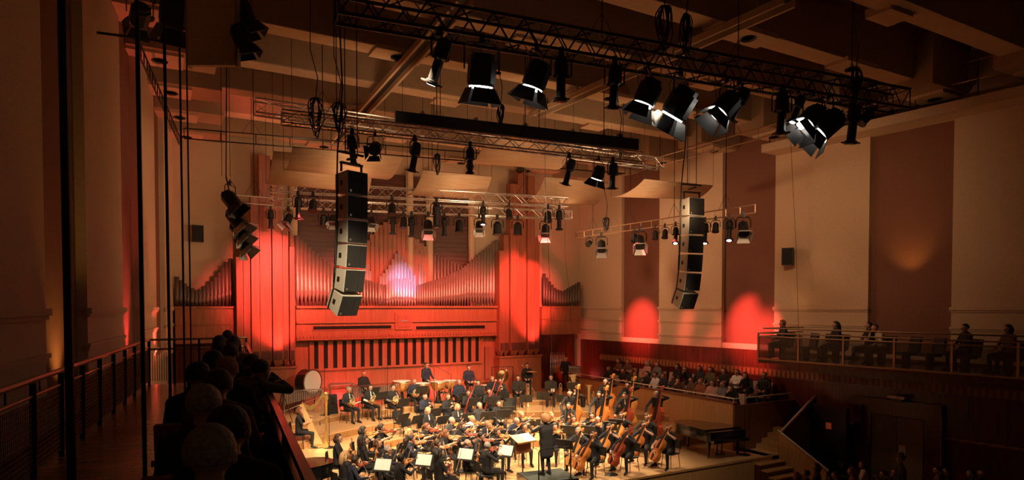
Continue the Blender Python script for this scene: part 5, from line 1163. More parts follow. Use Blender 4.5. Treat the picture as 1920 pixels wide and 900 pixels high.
mu(772, 823, 'violin', 'violinist in the navy jacket behind the second white sheet', 'violin', style='short', hc='dark', top='navy', stand=False, iv=0)
mu(801, 800, 'violin', 'violinist with bow raised below the empty music desks', 'violin', style='tail', hc='auburn', fore='bare', iv=1)
mu(836, 813, 'violin', 'violinist with the bright orange violin', 'violin', style='bob', hc='auburn', fore='bare', iv=2)
mu(820, 832, 'violin2', 'violinist half hidden behind the long black dress', 'violin', style='tail', hc='brown', stand=False, iv=0)
mu(826, 849, 'violin_rest', 'violinist in a long black dress at the front', 'violin', style='long', hc='black', fore='bare', stand=False, iv=1)
mu(848, 789, 'violin', 'violinist in dark suit below the clarinets', 'violin', style='short', hc='grey', top='char', iv=2)
mu(867, 798, 'violin2', 'violinist in short white sleeves', 'violin', style='long', hc='brown', fore='white', stand=False, iv=0)
mu(872, 808, 'violin', 'violinist just ahead of the short white sleeves', 'violin', style='bun', hc='black', fore='bare', iv=1)
mu(886, 786, 'violin', 'violinist in the white blouse below the flutes', 'violin', style='bun', hc='blond', top='white', iv=0)
mu(877, 831, 'violin_rest', 'violinist in glasses behind the third white sheet', 'violin', style='bald', hc='grey', top='navy', glasses=True, stand=False, iv=0)
mu(902, 818, 'violin2', 'violinist squeezed between the two front desks', 'violin', style='short', hc='black', stand=False, iv=1)
mu(914, 837, 'violin', 'leading violinist at the desk nearest the podium', 'violin', style='short', hc='grey', stand=False, iv=1)
mu(915, 796, 'violin2', 'violinist with bow tip raised below the oboes', 'violin', style='short', hc='ginger', shirt='white', iv=0)
mu(932, 810, 'violin', 'violinist beside the fourth white sheet', 'violin', style='bob', hc='brown', stand=False, iv=2)
mu(969, 789, 'violin', 'viola player in the navy suit before the podium', 'viola', style='bald', hc='grey', top='navy', iv=0, stand=False)
mu(978, 774, 'violin', 'viola player behind the navy suit', 'viola', style='bun', hc='blond', fore='bare', iv=1)
mu(983, 800, 'violin', 'viola player with outstretched legs before the open score', 'viola', style='tail', hc='brown', fore='bare', stand=False, iv=0)
mu(1034, 779, 'violin', 'viola player directly beyond the conductor', 'viola', style='short', hc='ginger', top='char', iv=0, stand=False)
mu(1040, 800, 'violin2', 'viola player partly hidden by the conductor', 'viola', style='short', hc='dark', top='navy', iv=1, stand=False)
mu(1066, 773, 'violin_rest', 'viola player with lowered bow below the basses', 'viola', style='tail', hc='dark', iv=0, stand=False)
mu(1075, 786, 'violin', 'viola player behind two tall music desks', 'viola', style='bob', hc='brown', shirt='pink', iv=1)
mu(1109, 780, 'violin', 'viola player next to the largest orange bass', 'viola', style='bun', hc='black', fore='bare', iv=0, stand=False)
mu(1121, 787, 'violin', 'viola player in the navy jacket behind the cellos', 'viola', style='bald', hc='grey', top='navy', iv=1)
mu(1084, 809, 'cello', 'cellist nearest the conductor', 'cello', style='short', hc='grey', top='char', iv=0, turn=12)
mu(1112, 817, 'cello', 'cellist with bowed head at the stage edge', 'cello', style='short', hc='black', iv=1, turn=12, stand=False)
mu(1142, 802, 'cello', 'cellist in short sleeves with the pale orange cello', 'cello', style='bun', hc='black', fore='bare', iv=0, turn=8)
mu(1176, 810, 'cello', 'cellist with the dark red cello', 'cello', style='short', hc='brown', iv=2, turn=10, stand=False)
mu(1208, 797, 'cello', 'cellist in short sleeves behind the dark red cello', 'cello', style='bob', hc='brown', fore='bare', iv=1, turn=8, stand=False)
mu(1253, 804, 'cello', 'cellist farthest out beside the far piano', 'cello', style='short', hc='brown', fore='bare', iv=1, turn=8, stand=False)
mu(1165, 779, 'cello', 'cellist seated below the middle bass', 'cello', style='tail', hc='brown', shirt='white', iv=0, turn=5)
mu(1213, 783, 'cello', 'cellist at the back beside the outermost bass', 'cello', style='short', hc='brown', iv=1, turn=5, stand=False)
mu(1068, 738, 'bass', 'bassist nearest the trombones', 'bass', seat=None, style='bald', hc='dark', iv=0, turn=10, stand=False)
mu(1123, 740, 'bass', 'bassist with the largest orange bass', 'bass', seat=None, style='short', hc='dark', iv=0, turn=10)
mu(1135, 717, 'bass', 'bassist at the back beside the tuba', 'bass', seat=None, style='short', hc='white', iv=0, turn=10, stand=False)
mu(1176, 722, 'bass', 'bassist at the back against the oak parapet', 'bass', seat=None, style='short', hc='black', iv=1, turn=10)
mu(1171, 742, 'bass', 'bassist in round collar at the middle bass', 'bass', seat=None, style='bun', hc='dark', shirt='cream', iv=2, turn=10)
mu(1230, 740, 'bass', 'bassist farthest out beside the parapet', 'bass', seat=None, style='short', hc='white', iv=2, turn=10, stand=False)
mu(654, 731, 'horn', 'horn player in dark suit nearest the harp', 'horn', style='short', hc='grey', shirt='white', top='char', stand=False)
mu(694, 727, 'horn', 'horn player in white sleeves', 'horn', style='bob', hc='dark', fore='white', shirt='white')
mu(737, 727, 'horn', 'horn player in grey sleeves beside the timpani', 'horn', style='short', hc='dark', fore='grey')
mu(777, 716, 'horn', 'horn player in navy right before the timpani', 'horn', style='bald', hc='grey', top='navy')
mu(797, 744, 'wind', 'clarinettist in navy behind the microphone stand', 'clarinet', style='bald', hc='dark', top='navy')
mu(803, 770, 'lap', 'flautist in white shirt and black jacket', 'flute', style='tail', hc='blond', shirt='white')
mu(840, 744, 'wind', 'clarinettist in the middle of the woodwind row', 'clarinet', style='bob', hc='auburn')
mu(858, 764, 'wind', 'oboist in front of the bassoons', 'oboe', style='bob', hc='blond', shirt='cream')
mu(878, 737, 'wind', 'bassoonist nearest the timpani', 'bassoon', style='short', hc='brown')
mu(896, 718, 'lap', 'trumpeter in black beside the snare drum', 'trumpet', style='short', hc='dark')
mu(917, 734, 'wind', 'bassoonist with both hands raised to the mouth', 'bassoon', style='short', hc='dark')
mu(861, 717, 'lap', 'trumpeter in blue jacket behind the woodwinds', 'trumpet', style='bald', hc='white', top='navy')
mu(899, 761, 'lap', 'flautist in dark suit below the bassoons', 'flute', style='short', hc='grey', top='char')
mu(935, 757, 'lap', 'oboist sitting upright in a buttoned shirt', None, style='short', hc='dark')
mu(938, 714, 'wind', 'bassoonist farthest from the timpani', 'bassoon', style='short', hc='black')
mu(923, 711, 'lap', 'trumpeter half hidden by the drums', 'trumpet', style='short', hc='ginger', stand=False)
mu(971, 709, 'lap', 'trombonist nearest the cymbal', 'trombone', style='short', hc='dark')
mu(1033, 708, 'lap', 'trombonist holding a white booklet', 'trombone', style='short', hc='dark')
mu(1077, 709, 'lap', 'tuba player beside the tubular bells', 'tuba', style='short', hc='dark', z=.75)
mu(682, 701, 'stool', 'percussionist behind the xylophone', None, seat='stool', style='bald', hc='dark', z=.95)
tM = mu(800, 685, 'perc', 'timpanist standing behind the kettledrums', None, seat=None, style='short', hc='brown', top='navy', z=.95, turn=20, stand=False)
mu(879, 690, 'stool', 'percussionist seated high behind the snare drum', None, seat='stool', style='short', hc='dark', top='navy', z=.95, stand=False)
mu(988, 686, 'stool', 'percussionist behind the suspended cymbal', None, seat='stool', style='short', hc='black', z=.95, stand=False)
mu(1061, 673, 'perc', 'percussionist standing beside the tubular bells', None, seat=None, style='bald', hc='dark', z=.95, stand=False)
bk = on(1030, 728, Y=23.9)
# harp and harpist
hb = on(612, 838, Z=.5); HA = face(0, 0, .95, -.30)
hp_ = root('harp', hb, 'gilded concert harp on the tier nearest the balcony', 'harp', None, HA)
m = MB(); m.hexa([(-.2, -.55, .02), (.2, -.55, .02), (.16, .08, .02), (-.16, .08, .02), (-.17, -.5, .14), (.17, -.5, .14), (.13, .06, .14), (-.13, .06, .14)])
for x, y in ((-.15, -.5), (.15, -.5), (-.12, .03), (.12, .03)): m.ball((x, y, .02), .035, 8, 5)
obj('base', m.mesh('base', MT['gold']), hp_)
obj('column', MB().lathe([(.09, .12), (.10, .2), (.06, .28), (.07, .34), (.042, .4), (.042, 1.42), (.06, 1.46), (.05, 1.52), (.075, 1.6), (.085, 1.66), (.06, 1.7), (.08, 1.74), (.08, 1.8), (.02, 1.83)], 14).mesh('column', MT['gold'], True), hp_)
nk = [(0, 1.76), (-.12, 1.70), (-.25, 1.52), (-.38, 1.36), (-.52, 1.30), (-.66, 1.36), (-.76, 1.44)]
m = MB()
for i in range(len(nk) - 1):
    (y0, z0), (y1, z1) = nk[i], nk[i + 1]; h0, h1 = .075, .075
    m.hexa([(-.035, y0, z0 - h0), (.035, y0, z0 - h0), (.035, y1, z1 - h1), (-.035, y1, z1 - h1), (-.035, y0, z0 + h0), (.035, y0, z0 + h0), (.035, y1, z1 + h1), (-.035, y1, z1 + h1)])
obj('neck', m.mesh('neck', MT['gold']), hp_)
m = MB(); m.hexa([(-.17, -.40, .14), (.17, -.40, .14), (.14, -.10, .14), (-.14, -.10, .14), (-.05, -.83, 1.42), (.05, -.83, 1.42), (.04, -.73, 1.46), (-.04, -.73, 1.46)])
obj('soundbox', m.mesh('soundbox', mat('harp_maple', (.55, .34, .15), .35, var=.15)), hp_)
m = MB()
for k in range(24):
    t = (k + .5) / 24; y = -.08 - .62 * t; zt_ = interp([(a, b) for a, b in reversed(nk)], y) - .06; zb = .16 + 1.26 * ((-.10 - y) / .62) if y < -.1 else .16
    if zt_ > zb: m.tube([(0, y, max(zb, .16)), (0, y, zt_)], .0035, 3)
stuffpart(obj('strings', m.mesh('strings', MT['brass']), hp_))
hM = TR(hb.x, hb.y, hb.z, HA) @ Matrix.Translation((0.02, -.86, 0))
hq = person('wind', hM, 'person in black, harpist seated behind the gilded harp', 'orchestra players', style='bob', hc='auburn', fore='bare')
place(CHAIR, 'orchestra_chair', 'black chair under the harpist', 'chair', hM @ Matrix.Translation((0, -.03, 0)), 'orchestra chairs')
# conductor on the podium
pd = root('podium', (CX, CY, 0), 'low dark conductor podium at the front of the stage', 'podium', None, R(-8))
obj('platform', MB().boxp((-.72, -.62, 0), (.72, .62, .2)).mesh('platform', MT['piano']), pd); obj('carpet', MB().boxp((-.7, -.6, .2), (.7, .6, .206)).mesh('carpet', MT['green']), pd)
rl = root('podium_rail', (CX, CY, .2), 'bent black safety rail behind the conductor', 'rail', None, R(-8))
obj('tube_rail', MB().tube([(-.5, -.52, 0), (-.5, -.52, .82), (-.44, -.52, .92), (.44, -.52, .92), (.5, -.52, .82), (.5, -.52, 0)], .02, 8).mesh('tube_rail', MT['black']), rl)
for s in (-.5, .5): obj('foot_plate', MB().lathe([(.07, 0), (.07, .012), (.03, .012)], 12, Matrix.Translation((s, -.52, .007))).mesh('foot_plate', MT['black']), rl)
person('conductor', TR(CX - .02, CY + .05, .206, R(6)), 'conductor in a long black tailcoat seen from behind on the podium', None, style='curly', hc='ginger', top='black', pants='black')
sm = TR(CX - .25, CY + 1.0, 0, R(8))
place([('desk', MB().boxp((-.34, -.22, -.01), (.34, .22, .01)).mesh('desk', MT['oak']), Matrix.Translation((0, 0, 1.12)) @ Matrix.Rotation(R(22), 4, 'X'), [('lip', MB().boxp((-.34, -.235, -.01), (.34, -.215, .04)).mesh('lip', MT['oak']), None)]),
       ('pole', MB().tube([(0, 0, .03), (0, 0, 1.1)], .02).mesh('pole', MT['black']), None), ('foot', MB().lathe([(.2, 0), (.2, .02), (.05, .04), (.03, .06)], 14).mesh('foot', MT['black']), None), ('desk_panel', MB().boxp((-.3, -.02, .68), (.3, 0, 1.08)).mesh('desk_panel', MT['rail']), None)],
      'conductor_stand', 'wide wooden conductor desk in front of the podium', 'music stand', sm)
sc = sm @ Matrix.Translation((0, 0, 1.12)) @ Matrix.Rotation(R(22), 4, 'X')
place([('page', MB().hexa([(-.36, -.2, .03), (0, -.2, .014), (0, .22, .014), (-.36, .22, .03), (-.36, -.2, .036), (0, -.2, .024), (0, .22, .024), (-.36, .22, .036)]).mesh('page', MT['yellow']), None), ('page', MB().hexa([(0, -.2, .014), (.36, -.2, .03), (.36, .22, .03), (0, .22, .014), (0, -.2, .024), (.36, -.2, .036), (.36, .22, .036), (0, .22, .024)]).mesh('page', MT['white']), None)],
      'open_score', 'open score with one yellow and one white page on the conductor desk', 'book', sc)
# front stands with white sheets
for i, (px, py) in enumerate([(718, 873), (795, 864), (873, 853), (948, 846)]):
    p = on(px, py, Z=.98); M = TR(p.x, p.y, 0, R(-44 - 4 * i))
    place(STAND, 'music_stand', 'black music stand holding the %s white sheet along the front violins' % ORD[i], 'music stand', M, 'orchestra music stands')
    tag(obj('sheet_music', SHEETM, None, M @ Matrix.Translation((0, 0, 1.0)) @ Matrix.Rotation(R(62), 4, 'X')), 'white sheet of music, %s from the harp side along the front desks' % ORD[i], 'sheet music', 'white sheets on the front stands')
tag(obj('booklet', MB().hexa([(0, 0, 0), (.2, -.03, 0), (.2, -.02, 0), (0, .01, 0), (0, 0, .26), (.2, -.03, .26), (.2, -.02, .26), (0, .01, .26)]).mesh('booklet', MT['cream']), None, TR(bk.x - .1, bk.y - .25, bk.z - .12, R(-50))), 'white booklet held on the lap of a trombonist', 'booklet')
# empty desks and chairs between strings and winds
for i, (px, py, zf_, ref) in enumerate([(752, 790, .25, 'below the horns, first of two'), (770, 793, .25, 'below the horns, second of two'), (828, 742, .5, 'beside the kettledrums'), (955, 772, .25, 'behind the viola players'), (958, 753, .5, 'in front of the trombones')]):
    p = on(px, py, Z=zf_ + .75); z = tier_z(p.x, p.y); place(CHAIR, 'orchestra_chair', 'empty black chair %s' % ref, 'chair', TR(p.x, p.y, z, face(p.x, p.y, CX, CY)), 'orchestra chairs')
for i, (px, py, zf_, ref) in enumerate([(783, 786, .25, 'below the horns'), (756, 770, .5, 'under the grey sleeved horn player'), (950, 757, .5, 'in front of the trombone bells'), (1000, 780, .25, 'in front of the conductor'), (986, 747, .5, 'near the red bassoon'), (1018, 742, .5, 'right of the red bassoon'), (1055, 735, .75, 'before the tuba')]):
    p = on(px, py, Z=zf_ + 1.0); z = tier_z(p.x, p.y); place(STAND, 'music_stand', 'unattended black music stand %s' % ref, 'music stand', TR(p.x, p.y, z, face(p.x, p.y, CX, CY)), 'orchestra music stands')
# kettledrums
def timpani(px, py, r, ref):
    p = on(px, py, Y=25.75); h = p.z - .95; o = root('timpani', (p.x, p.y, .95), 'copper kettledrum %s' % ref, 'kettledrum', 'kettledrums')
    obj('bowl', MB().lathe([(.06, h - r * 1.25), (r * .55, h - r * 1.15), (r * .88, h - r * .7), (r, h - .08), (r, h - .03)], 24).mesh('bowl', MT['copper'], True), o)
    obj('drumhead', MB().lathe([(.02, h - .03), (r, h - .03), (r, h), (.02, h + .004)], 24).mesh('drumhead', MT['skinhead']), o)
    obj('hoop', MB().tube([(r * 1.03 * math.cos(t), r * 1.03 * math.sin(t), h - .02) for t in [2 * math.pi * i / 24 for i in range(25)]], .016, 6).mesh('hoop', MT['chrome']), o)
    for k in range(6):
        t = 2 * math.pi * k / 6; obj('tension_rod', MB().tube([(r * 1.05 * math.cos(t), r * 1.05 * math.sin(t), h - .02), (r * 1.04 * math.cos(t), r * 1.04 * math.sin(t), h - .25), (r * .4 * math.cos(t), r * .4 * math.sin(t), .12)], .012, 5).mesh('tension_rod', MT['chrome']), o)
    obj('pedestal', MB().lathe([(r * .5, .0), (r * .52, .06), (.12, .14), (.06, h - r * 1.2)], 12).mesh('pedestal', MT['black']), o)
for px, py, r, ref in [(753, 714, .38, 'at the horn end of the set'), (790, 718, .36, 'second from the horns'), (822, 715, .34, 'third from the horns'), (843, 713, .31, 'at the trumpet end of the set')]: timpani(px, py, r, ref)
# bass drum
p = on(578, 716, Y=26.0); o = root('bass_drum', (p.x, p.y, .95), 'large bass drum with pale skin on a stand behind the harp', 'drum', None, R(35))
zc = p.z - .95; Mx = Matrix.Translation((0, 0, zc)) @ Matrix.Rotation(R(90), 4, 'X')
obj('shell', MB().lathe([(.48, -.24), (.50, -.22), (.50, .22), (.48, .24)], 28, Mx).mesh('shell', MT['ebony'], False), o)
obj('drumhead', MB().lathe([(.01, .245), (.46, .24), (.46, .235), (.01, .235)], 28, Mx).mesh('drumhead', MT['skinhead']), o)
obj('hoop', MB().tube([(.5 * math.cos(t), -.24, zc + .5 * math.sin(t)) for t in [2 * math.pi * i / 28 for i in range(29)]], .025, 6).mesh('hoop', MT['rail']), o)
for s in (-1, 1):
    obj('stand_leg', MB().tube([(s * .52, -.25, 0), (s * .52, 0, zc), (s * .52, .25, 0)], .02).mesh('stand_leg', MT['black']), o)
# mallet instruments
def mallet(px, py, y, L, a, mt, label, name, tubes=True):
    p = on(px, py, Y=y); h = p.z - .95; o = root(name, (p.x, p.y, .95), label, name, None, a); n = 20
    obj('end_frame', MB().boxp((-L / 2, -.3, h - .08), (-L / 2 + .05, .3, h)).mesh('end_frame', MT['alu']), o); obj('end_frame', MB().boxp((L / 2 - .05, -.18, h - .08), (L / 2, .18, h)).mesh('end_frame', MT['alu']), o)
    for k in range(n):
        x = -L / 2 + .06 + (L - .12) * (k + .5) / n; w = .3 - .14 * k / n
        obj('tone_bar', MB().boxp((x - L / n * .42, -w, h), (x + L / n * .42, w, h + .025)).mesh('tone_bar', mt), o)
        if tubes: obj('resonator', MB().tube([(x, -w * .8, h - .03), (x, -w * .8, h - .48 + .3 * k / n)], L / n * .36, 8).mesh('resonator', MT['steel']), o)
    for x in (-L / 2 + .06, L / 2 - .06):
        for yy in (-.18, .18): obj('leg', MB().tube([(x, yy, h - .08), (x, yy, .0)], .018).mesh('leg', MT['alu']), o)
    obj('brace', MB().tube([(-L / 2 + .06, 0, .2), (L / 2 - .06, 0, h - .25)], .014).mesh('brace', MT['alu']), o)
mallet(568, 732, 25.3, 1.5, R(-8), MT['alu'], 'silver vibraphone with long resonator tubes beside the harp', 'vibraphone')
mallet(700, 722, 25.7, 1.9, R(-6), MT['rail'], 'dark wooden xylophone in front of the seated percussionist', 'xylophone')
mallet(640, 720, 26.2, 1.0, R(-6), MT['steel'], 'small glockenspiel on a frame next to the bass drum', 'glockenspiel', False)
# tubular bells
p = on(1045, 700, Y=26.4); o = root('tubular_bells', (p.x, p.y, .95), 'silver tubular bells in a tall frame by the far organ tower', 'tubular bells', None, R(-20)); zt_ = on(1045, 666, Y=26.4).z - .95
for k in range(18):
    x = -.36 + .72 * k / 17; yy = .06 if k % 2 else -.06; top_ = zt_ + (.12 if k % 2 else 0)
    obj('bell_tube', MB().tube([(x, yy, top_), (x, yy, zt_ - .95 + .015 * k)], .019, 8).mesh('bell_tube', MT['chrome'], True), o)
for s in (-.46, .46): obj('frame_post', MB().tube([(s, 0, 0), (s, 0, zt_ + .1)], .02).mesh('frame_post', MT['black']), o); obj('frame_foot', MB().boxp((s - .03, -.3, 0), (s + .03, .3, .04)).mesh('frame_foot', MT['black']), o)
obj('frame_bar', MB().tube([(-.46, 0, zt_ + .08), (.46, 0, zt_ + .08)], .02).mesh('frame_bar', MT['black']), o)
p = on(1078, 700, Y=25.2); o = root('chime_rack', (p.x, p.y, .95), 'silver rack of metal bars beside the standing percussionist', 'percussion rack', None, R(-30)); h0 = on(1078, 690, Y=25.2).z - .95
for s in (-.28, .28): obj('upright', MB().tube([(s, 0, 0), (s, 0, h0 + .15)], .016).mesh('upright', MT['alu']), o)
for k in range(3): obj('shelf_bar', MB().boxp((-.3, -.06, h0 * (.45 + .28 * k)), (.3, .06, h0 * (.45 + .28 * k) + .03)).mesh('shelf_bar', MT['alu']), o)
for k in range(6): obj('metal_plate', MB().boxp((-.27 + .095 * k, -.03, h0 * .8), (-.19 + .095 * k, .03, h0 + .1)).mesh('metal_plate', MT['chrome']), o)
# suspended cymbal, snare drum, drum rack, gong
p = on(997, 697, Y=25.3); o = root('suspended_cymbal', (p.x, p.y, .95), 'suspended cymbal on a tall stand before the far organ tower', 'cymbal'); h = p.z - .95
obj('cymbal', MB().lathe([(.02, h + .04), (.07, h + .035), (.27, h), (.27, h - .004), (.07, h + .028), (.02, h + .03)], 20).mesh('cymbal', MT['brass'], True), o); obj('pole', MB().tube([(0, 0, .3), (0, 0, h + .06)], .012).mesh('pole', MT['chrome']), o)
for k in range(3): t = 2.1 * k; obj('leg', MB().tube([(0, 0, .45), (.28 * math.cos(t), .28 * math.sin(t), 0)], .011).mesh('leg', MT['chrome']), o)
p = on(910, 722, Y=25.5); o = root('snare_drum', (p.x, p.y, .95), 'snare drum on a stand beside the seated percussionist', 'drum'); h = max(.6, p.z - .95)
obj('shell', MB().lathe([(.19, h - .16), (.2, h - .16), (.2, h), (.19, h)], 20).mesh('shell', MT['chrome']), o); obj('drumhead', MB().lathe([(.01, h), (.19, h), (.19, h + .006), (.01, h + .006)], 20).mesh('drumhead', MT['skinhead']), o)
for k in range(3): t = 2.1 * k; obj('leg', MB().tube([(0, 0, h - .16), (.25 * math.cos(t), .25 * math.sin(t), 0)], .012).mesh('leg', MT['black']), o)
p = on(942, 705, Y=25.9); o = root('concert_gong', (p.x, p.y, .95), 'dark gong hanging in a square black frame behind the brass players', 'gong', None, R(-15)); zc = p.z - .95
obj('gong', MB().lathe([(.01, .02), (.26, .02), (.3, -.02), (.29, -.03), (.26, 0), (.01, .0)], 22, Matrix.Translation((0, 0, zc)) @ Matrix.Rotation(R(90), 4, 'X')).mesh('gong', mat('gong_bronze', (.25, .15, .06), .35, .9), True), o)
obj('frame', MB().tube([(-.5, 0, 0), (-.5, 0, zc + .42), (.5, 0, zc + .42), (.5, 0, 0)], .02).mesh('frame', MT['black']), o)
for s in (-.12, .12): obj('cord', MB().tube([(s, 0, zc + .42), (s, 0, zc + .26)], .006).mesh('cord', MT['cream']), o)
# standing brass: tuba on the floor, mute, trombone bells
q = on(1107, 757, Y=23); place(TUBA, 'tuba', 'brass tuba standing bell up between two basses', 'tuba', TR(q.x, q.y, tier_z(q.x, q.y) + .0, R(-30)), 'tubas of the orchestra')
q = on(1093, 757, Y=22.8); tag(obj('tuba_mute', MB().lathe([(.09, 0), (.13, .42), (.12, .42), (.10, .1)], 16).mesh('tuba_mute', MT['ebony']), None, TR(q.x, q.y, tier_z(q.x, q.y))), 'black bucket shaped mute standing beside the tuba', 'mute')
q = on(979, 752, Z=.75); place(BASSOON, 'bassoon', 'dark red contrabassoon standing upright by the trombonist', 'bassoon', TR(q.x, q.y, .5 + tier_z(q.x, q.y)), 'bassoons of the orchestra')
# pianos
def piano(M, label):
    out = [(-.75, 0), (.75, 0), (.75, .6), (.70, 1.0), (.45, 1.3), (.30, 1.75), (.1, 2.1), (-.25, 2.2), (-.6, 2.1), (-.75, 1.8)]
    parts = [('case', MB().prism(out, .62, .96).mesh('case', MT['piano']), None), ('lid', MB().prism([(x * 1.02, y + .02 if y > .3 else .28) for x, y in out if True], .965, .995).mesh('lid', MT['piano']), None),
        ('key_cover', MB().hexa([(-.66, -.08, .70), (.66, -.08, .70), (.66, .16, .70), (-.66, .16, .70), (-.66, -.05, .75), (.66, -.05, .75), (.66, .16, .82), (-.66, .16, .82)]).mesh('key_cover', MT['piano']), None),
        ('key_slip', MB().boxp((-.75, -.16, .60), (.75, .02, .70)).mesh('key_slip', MT['piano']), None), ('fallboard', MB().boxp((-.75, .14, .70), (.75, .2, .96)).mesh('fallboard', MT['piano']), None),
        ('pedal_lyre', (lambda mm: (mm.boxp((-.12, .42, .12), (-.08, .46, .62)), mm.boxp((.08, .42, .12), (.12, .46, .62)), mm.boxp((-.16, .36, .06), (.16, .5, .14)), mm)[3])(MB()).mesh('pedal_lyre', MT['piano']), None)]
    for x, y in ((-.62, .25), (.62, .25), (-.2, 1.85)):
        parts.append(('leg', MB().lathe([(.03, .06), (.05, .1), (.05, .3), (.085, .55), (.09, .63)], 8, Matrix.Translation((x, y, 0))).mesh('leg', MT['piano']), None, [('caster', MB().ball((x, y, .035), .035, 8, 6).mesh('caster', MT['brass']), None)]))
    place(parts, 'grand_piano', label, 'piano', M, 'grand pianos')
piano(TR(16.75, 15.15, 0, R(-6)), 'closed black grand piano in front of the oak parapet')
piano(TR(1.95, 17.2, 0, R(-90)), 'closed black grand piano half hidden below the balcony rail')
# wooden block, instrument case, camera tripod, microphones
q = on(569, 838, Z=.5); tag(obj('wooden_block', MB().boxp((-.45, -.25, 0), (.45, .25, .45)).mesh('wooden_block', MT['oak']), None, TR(q.x, q.y, .25, R(25))), 'low oak block beside the harp below the balcony rail', 'box')
q = on(623, 752, Y=25.2); o = root('instrument_case', (q.x, q.y, tier_z(q.x, q.y)), 'black instrument case standing upright behind the harp', 'case')
obj('shell', MB().hexa([(-.2, -.12, 0), (.2, -.12, 0), (.2, .12, 0), (-.2, .12, 0), (-.16, -.10, .75), (.16, -.10, .75), (.16, .10, .75), (-.16, .10, .75)]).mesh('shell', MT['case']), o); obj('handle', MB().tube([(-.06, -.12, .45), (-.06, -.16, .45), (.06, -.16, .45), (.06, -.12, .45)], .012).mesh('handle', MT['black']), o)
q = on(531, 806, Z=.75); o = root('camera_tripod', (q.x, q.y, tier_z(q.x, q.y)), 'black camera tripod standing beside the vibraphone', 'tripod')
for k in range(3): t = 2.1 * k + .4; obj('leg', MB().tube([(0, 0, 1.15), (.38 * math.cos(t), .38 * math.sin(t), 0)], .014).mesh('leg', MT['black']), o)
obj('head', MB().box((0, 0, 1.22), (.12, .1, .14)).mesh('head', MT['black']), o)
def mic(px, py0, y, label, boom=None, base=.2):
    p = on(px, py0, Y=y); z = tier_z(p.x, p.y); o = root('microphone_stand', (p.x, p.y, z), label, 'microphone stand', 'tall microphone stands')
    obj('pole', MB().tube([(0, 0, .02), (0, 0, p.z - z)], [.012, .008], 6).mesh('pole', MT['black']), o); obj('base', MB().lathe([(base, 0), (base, .02), (.03, .04)], 14).mesh('base', MT['black']), o)
    e = V((0, 0, p.z - z))
    if boom: obj('boom', MB().tube([e, e + V(boom)], .007, 5).mesh('boom', MT['black']), o); e = e + V(boom)
    obj('microphone', MB().tube([e, e + V((0, -.05, -.12))], .018, 8).mesh('microphone', MT['blackp']), o)
for a in [(608, 642, 25.0, 'tall thin microphone stand in front of the organ near the harp'), (726, 636, 24.2, 'tall thin microphone stand between the horn players'), (814, 690, 25.2, 'microphone stand with a slanting boom behind the kettledrums', (-.35, .4, .2)), (846, 702, 25.0, 'microphone stand with a long pale boom beside the timpanist', (-.75, .5, .45)),
          (1397, 728, 15.35, 'tall microphone stand at the stage edge beside the far piano'), (803, 748, 22.2, 'short microphone stand among the clarinets', (-.1, -.2, .1)), (1147, 812, 15.5, 'straight microphone stand with round base in front of the cellos'), (617, 782, 21.2, 'short microphone stand beside the harp column', (-.3, 0, -.12))]: mic(*a)
# ------------------------------------------------------------------ audience
def seat_proto(mt, arms=True):
    p = [('seat', MB().boxp((-.24, -.2, .36), (.24, .26, .46)).mesh('seat', mt), None), ('backrest', MB().hexa([(-.25, -.28, .40), (.25, -.28, .40), (.25, -.2, .40), (-.25, -.2, .40), (-.24, -.36, .92), (.24, -.36, .92), (.24, -.28, .92), (-.24, -.28, .92)]).mesh('backrest', mt), None),
         ('pedestal', MB().boxp((-.06, -.1, 0), (.06, .1, .36)).mesh('pedestal', MT['black']), None)]
    if arms:
        for s in (-.27, .27): p.append(('armrest', MB().boxp((s - .02, -.24, .58), (s + .02, .2, .63)).mesh('armrest', MT['rail']), None))
    return p
SEAT = seat_proto(MT['seat']); SEATW = seat_proto(MT['seatw'], False); SEATB = seat_proto(MT['blackp'], False)
def spect(px, py, z, pose, ang, label, seat, seatlabel, group, sg, head=None, **kw):
    hx, hy, hz = POSE[pose]['head']; a = ang
    p = on(px, py, Z=z + hz)
    if p.x > WR(p.y) - .7: p = on(px, py, X=WR(p.y) - .8)
    x = p.x - (hx * math.cos(a) - hy * math.sin(a)); y = p.y - (hx * math.sin(a) + hy * math.cos(a))
    M = TR(x, y, z, a); person(pose, M, label, group, **kw)
    if seat: place(seat, 'auditorium_seat', seatlabel, 'seat', M @ Matrix.Translation((0, 0.02, 0)), sg)
    return M
# near balcony, two columns of listeners seen from behind
NB = [(395, 858, 'lap', 'short', 'grey', 'char', 'cropped at the picture bottom, nearest the camera'), (429, 812, 'lap', 'short', 'black', 'black', 'in glasses just beyond the nearest listener'), (383, 762, 'lap', 'short', 'grey', 'char', 'in a dark coat against a reddish seat back'),
      (410, 724, 'lap', 'short', 'brown', 'brown', 'in a brown woollen jumper'), (426, 696, 'lap', 'short', 'ginger', 'black', 'behind the brown jumper, beside the parapet'), (400, 681, 'lap', 'bob', 'black', 'black', 'with a dark collar on the corridor side'),
      (432, 664, 'lap', 'short', 'brown', 'char', 'second from the far end by the parapet'), (412, 645, 'lap', 'bob', 'dark', 'black', 'second from the far end on the corridor side'), (438, 646, 'lap', 'bob', 'brown', 'brown', 'third from the far end by the parapet'),
      (427, 632, 'lap', 'short', 'dark', 'black', 'farthest along the near balcony'), (372, 708, 'lap', 'short', 'dark', 'char', 'half hidden on the corridor side in charcoal')]
for px, py, pose, st_, hc, top, d in NB:
    spect(px, py, ZB, pose, R(-14), 'seated listener %s on the near balcony' % d, SEAT, 'reddish upholstered seat of the listener %s' % d, 'near balcony audience', 'near balcony seats', style=st_, hc=hc, top=top, fore=top, pants='black', hires=True, glasses='glasses' in d)
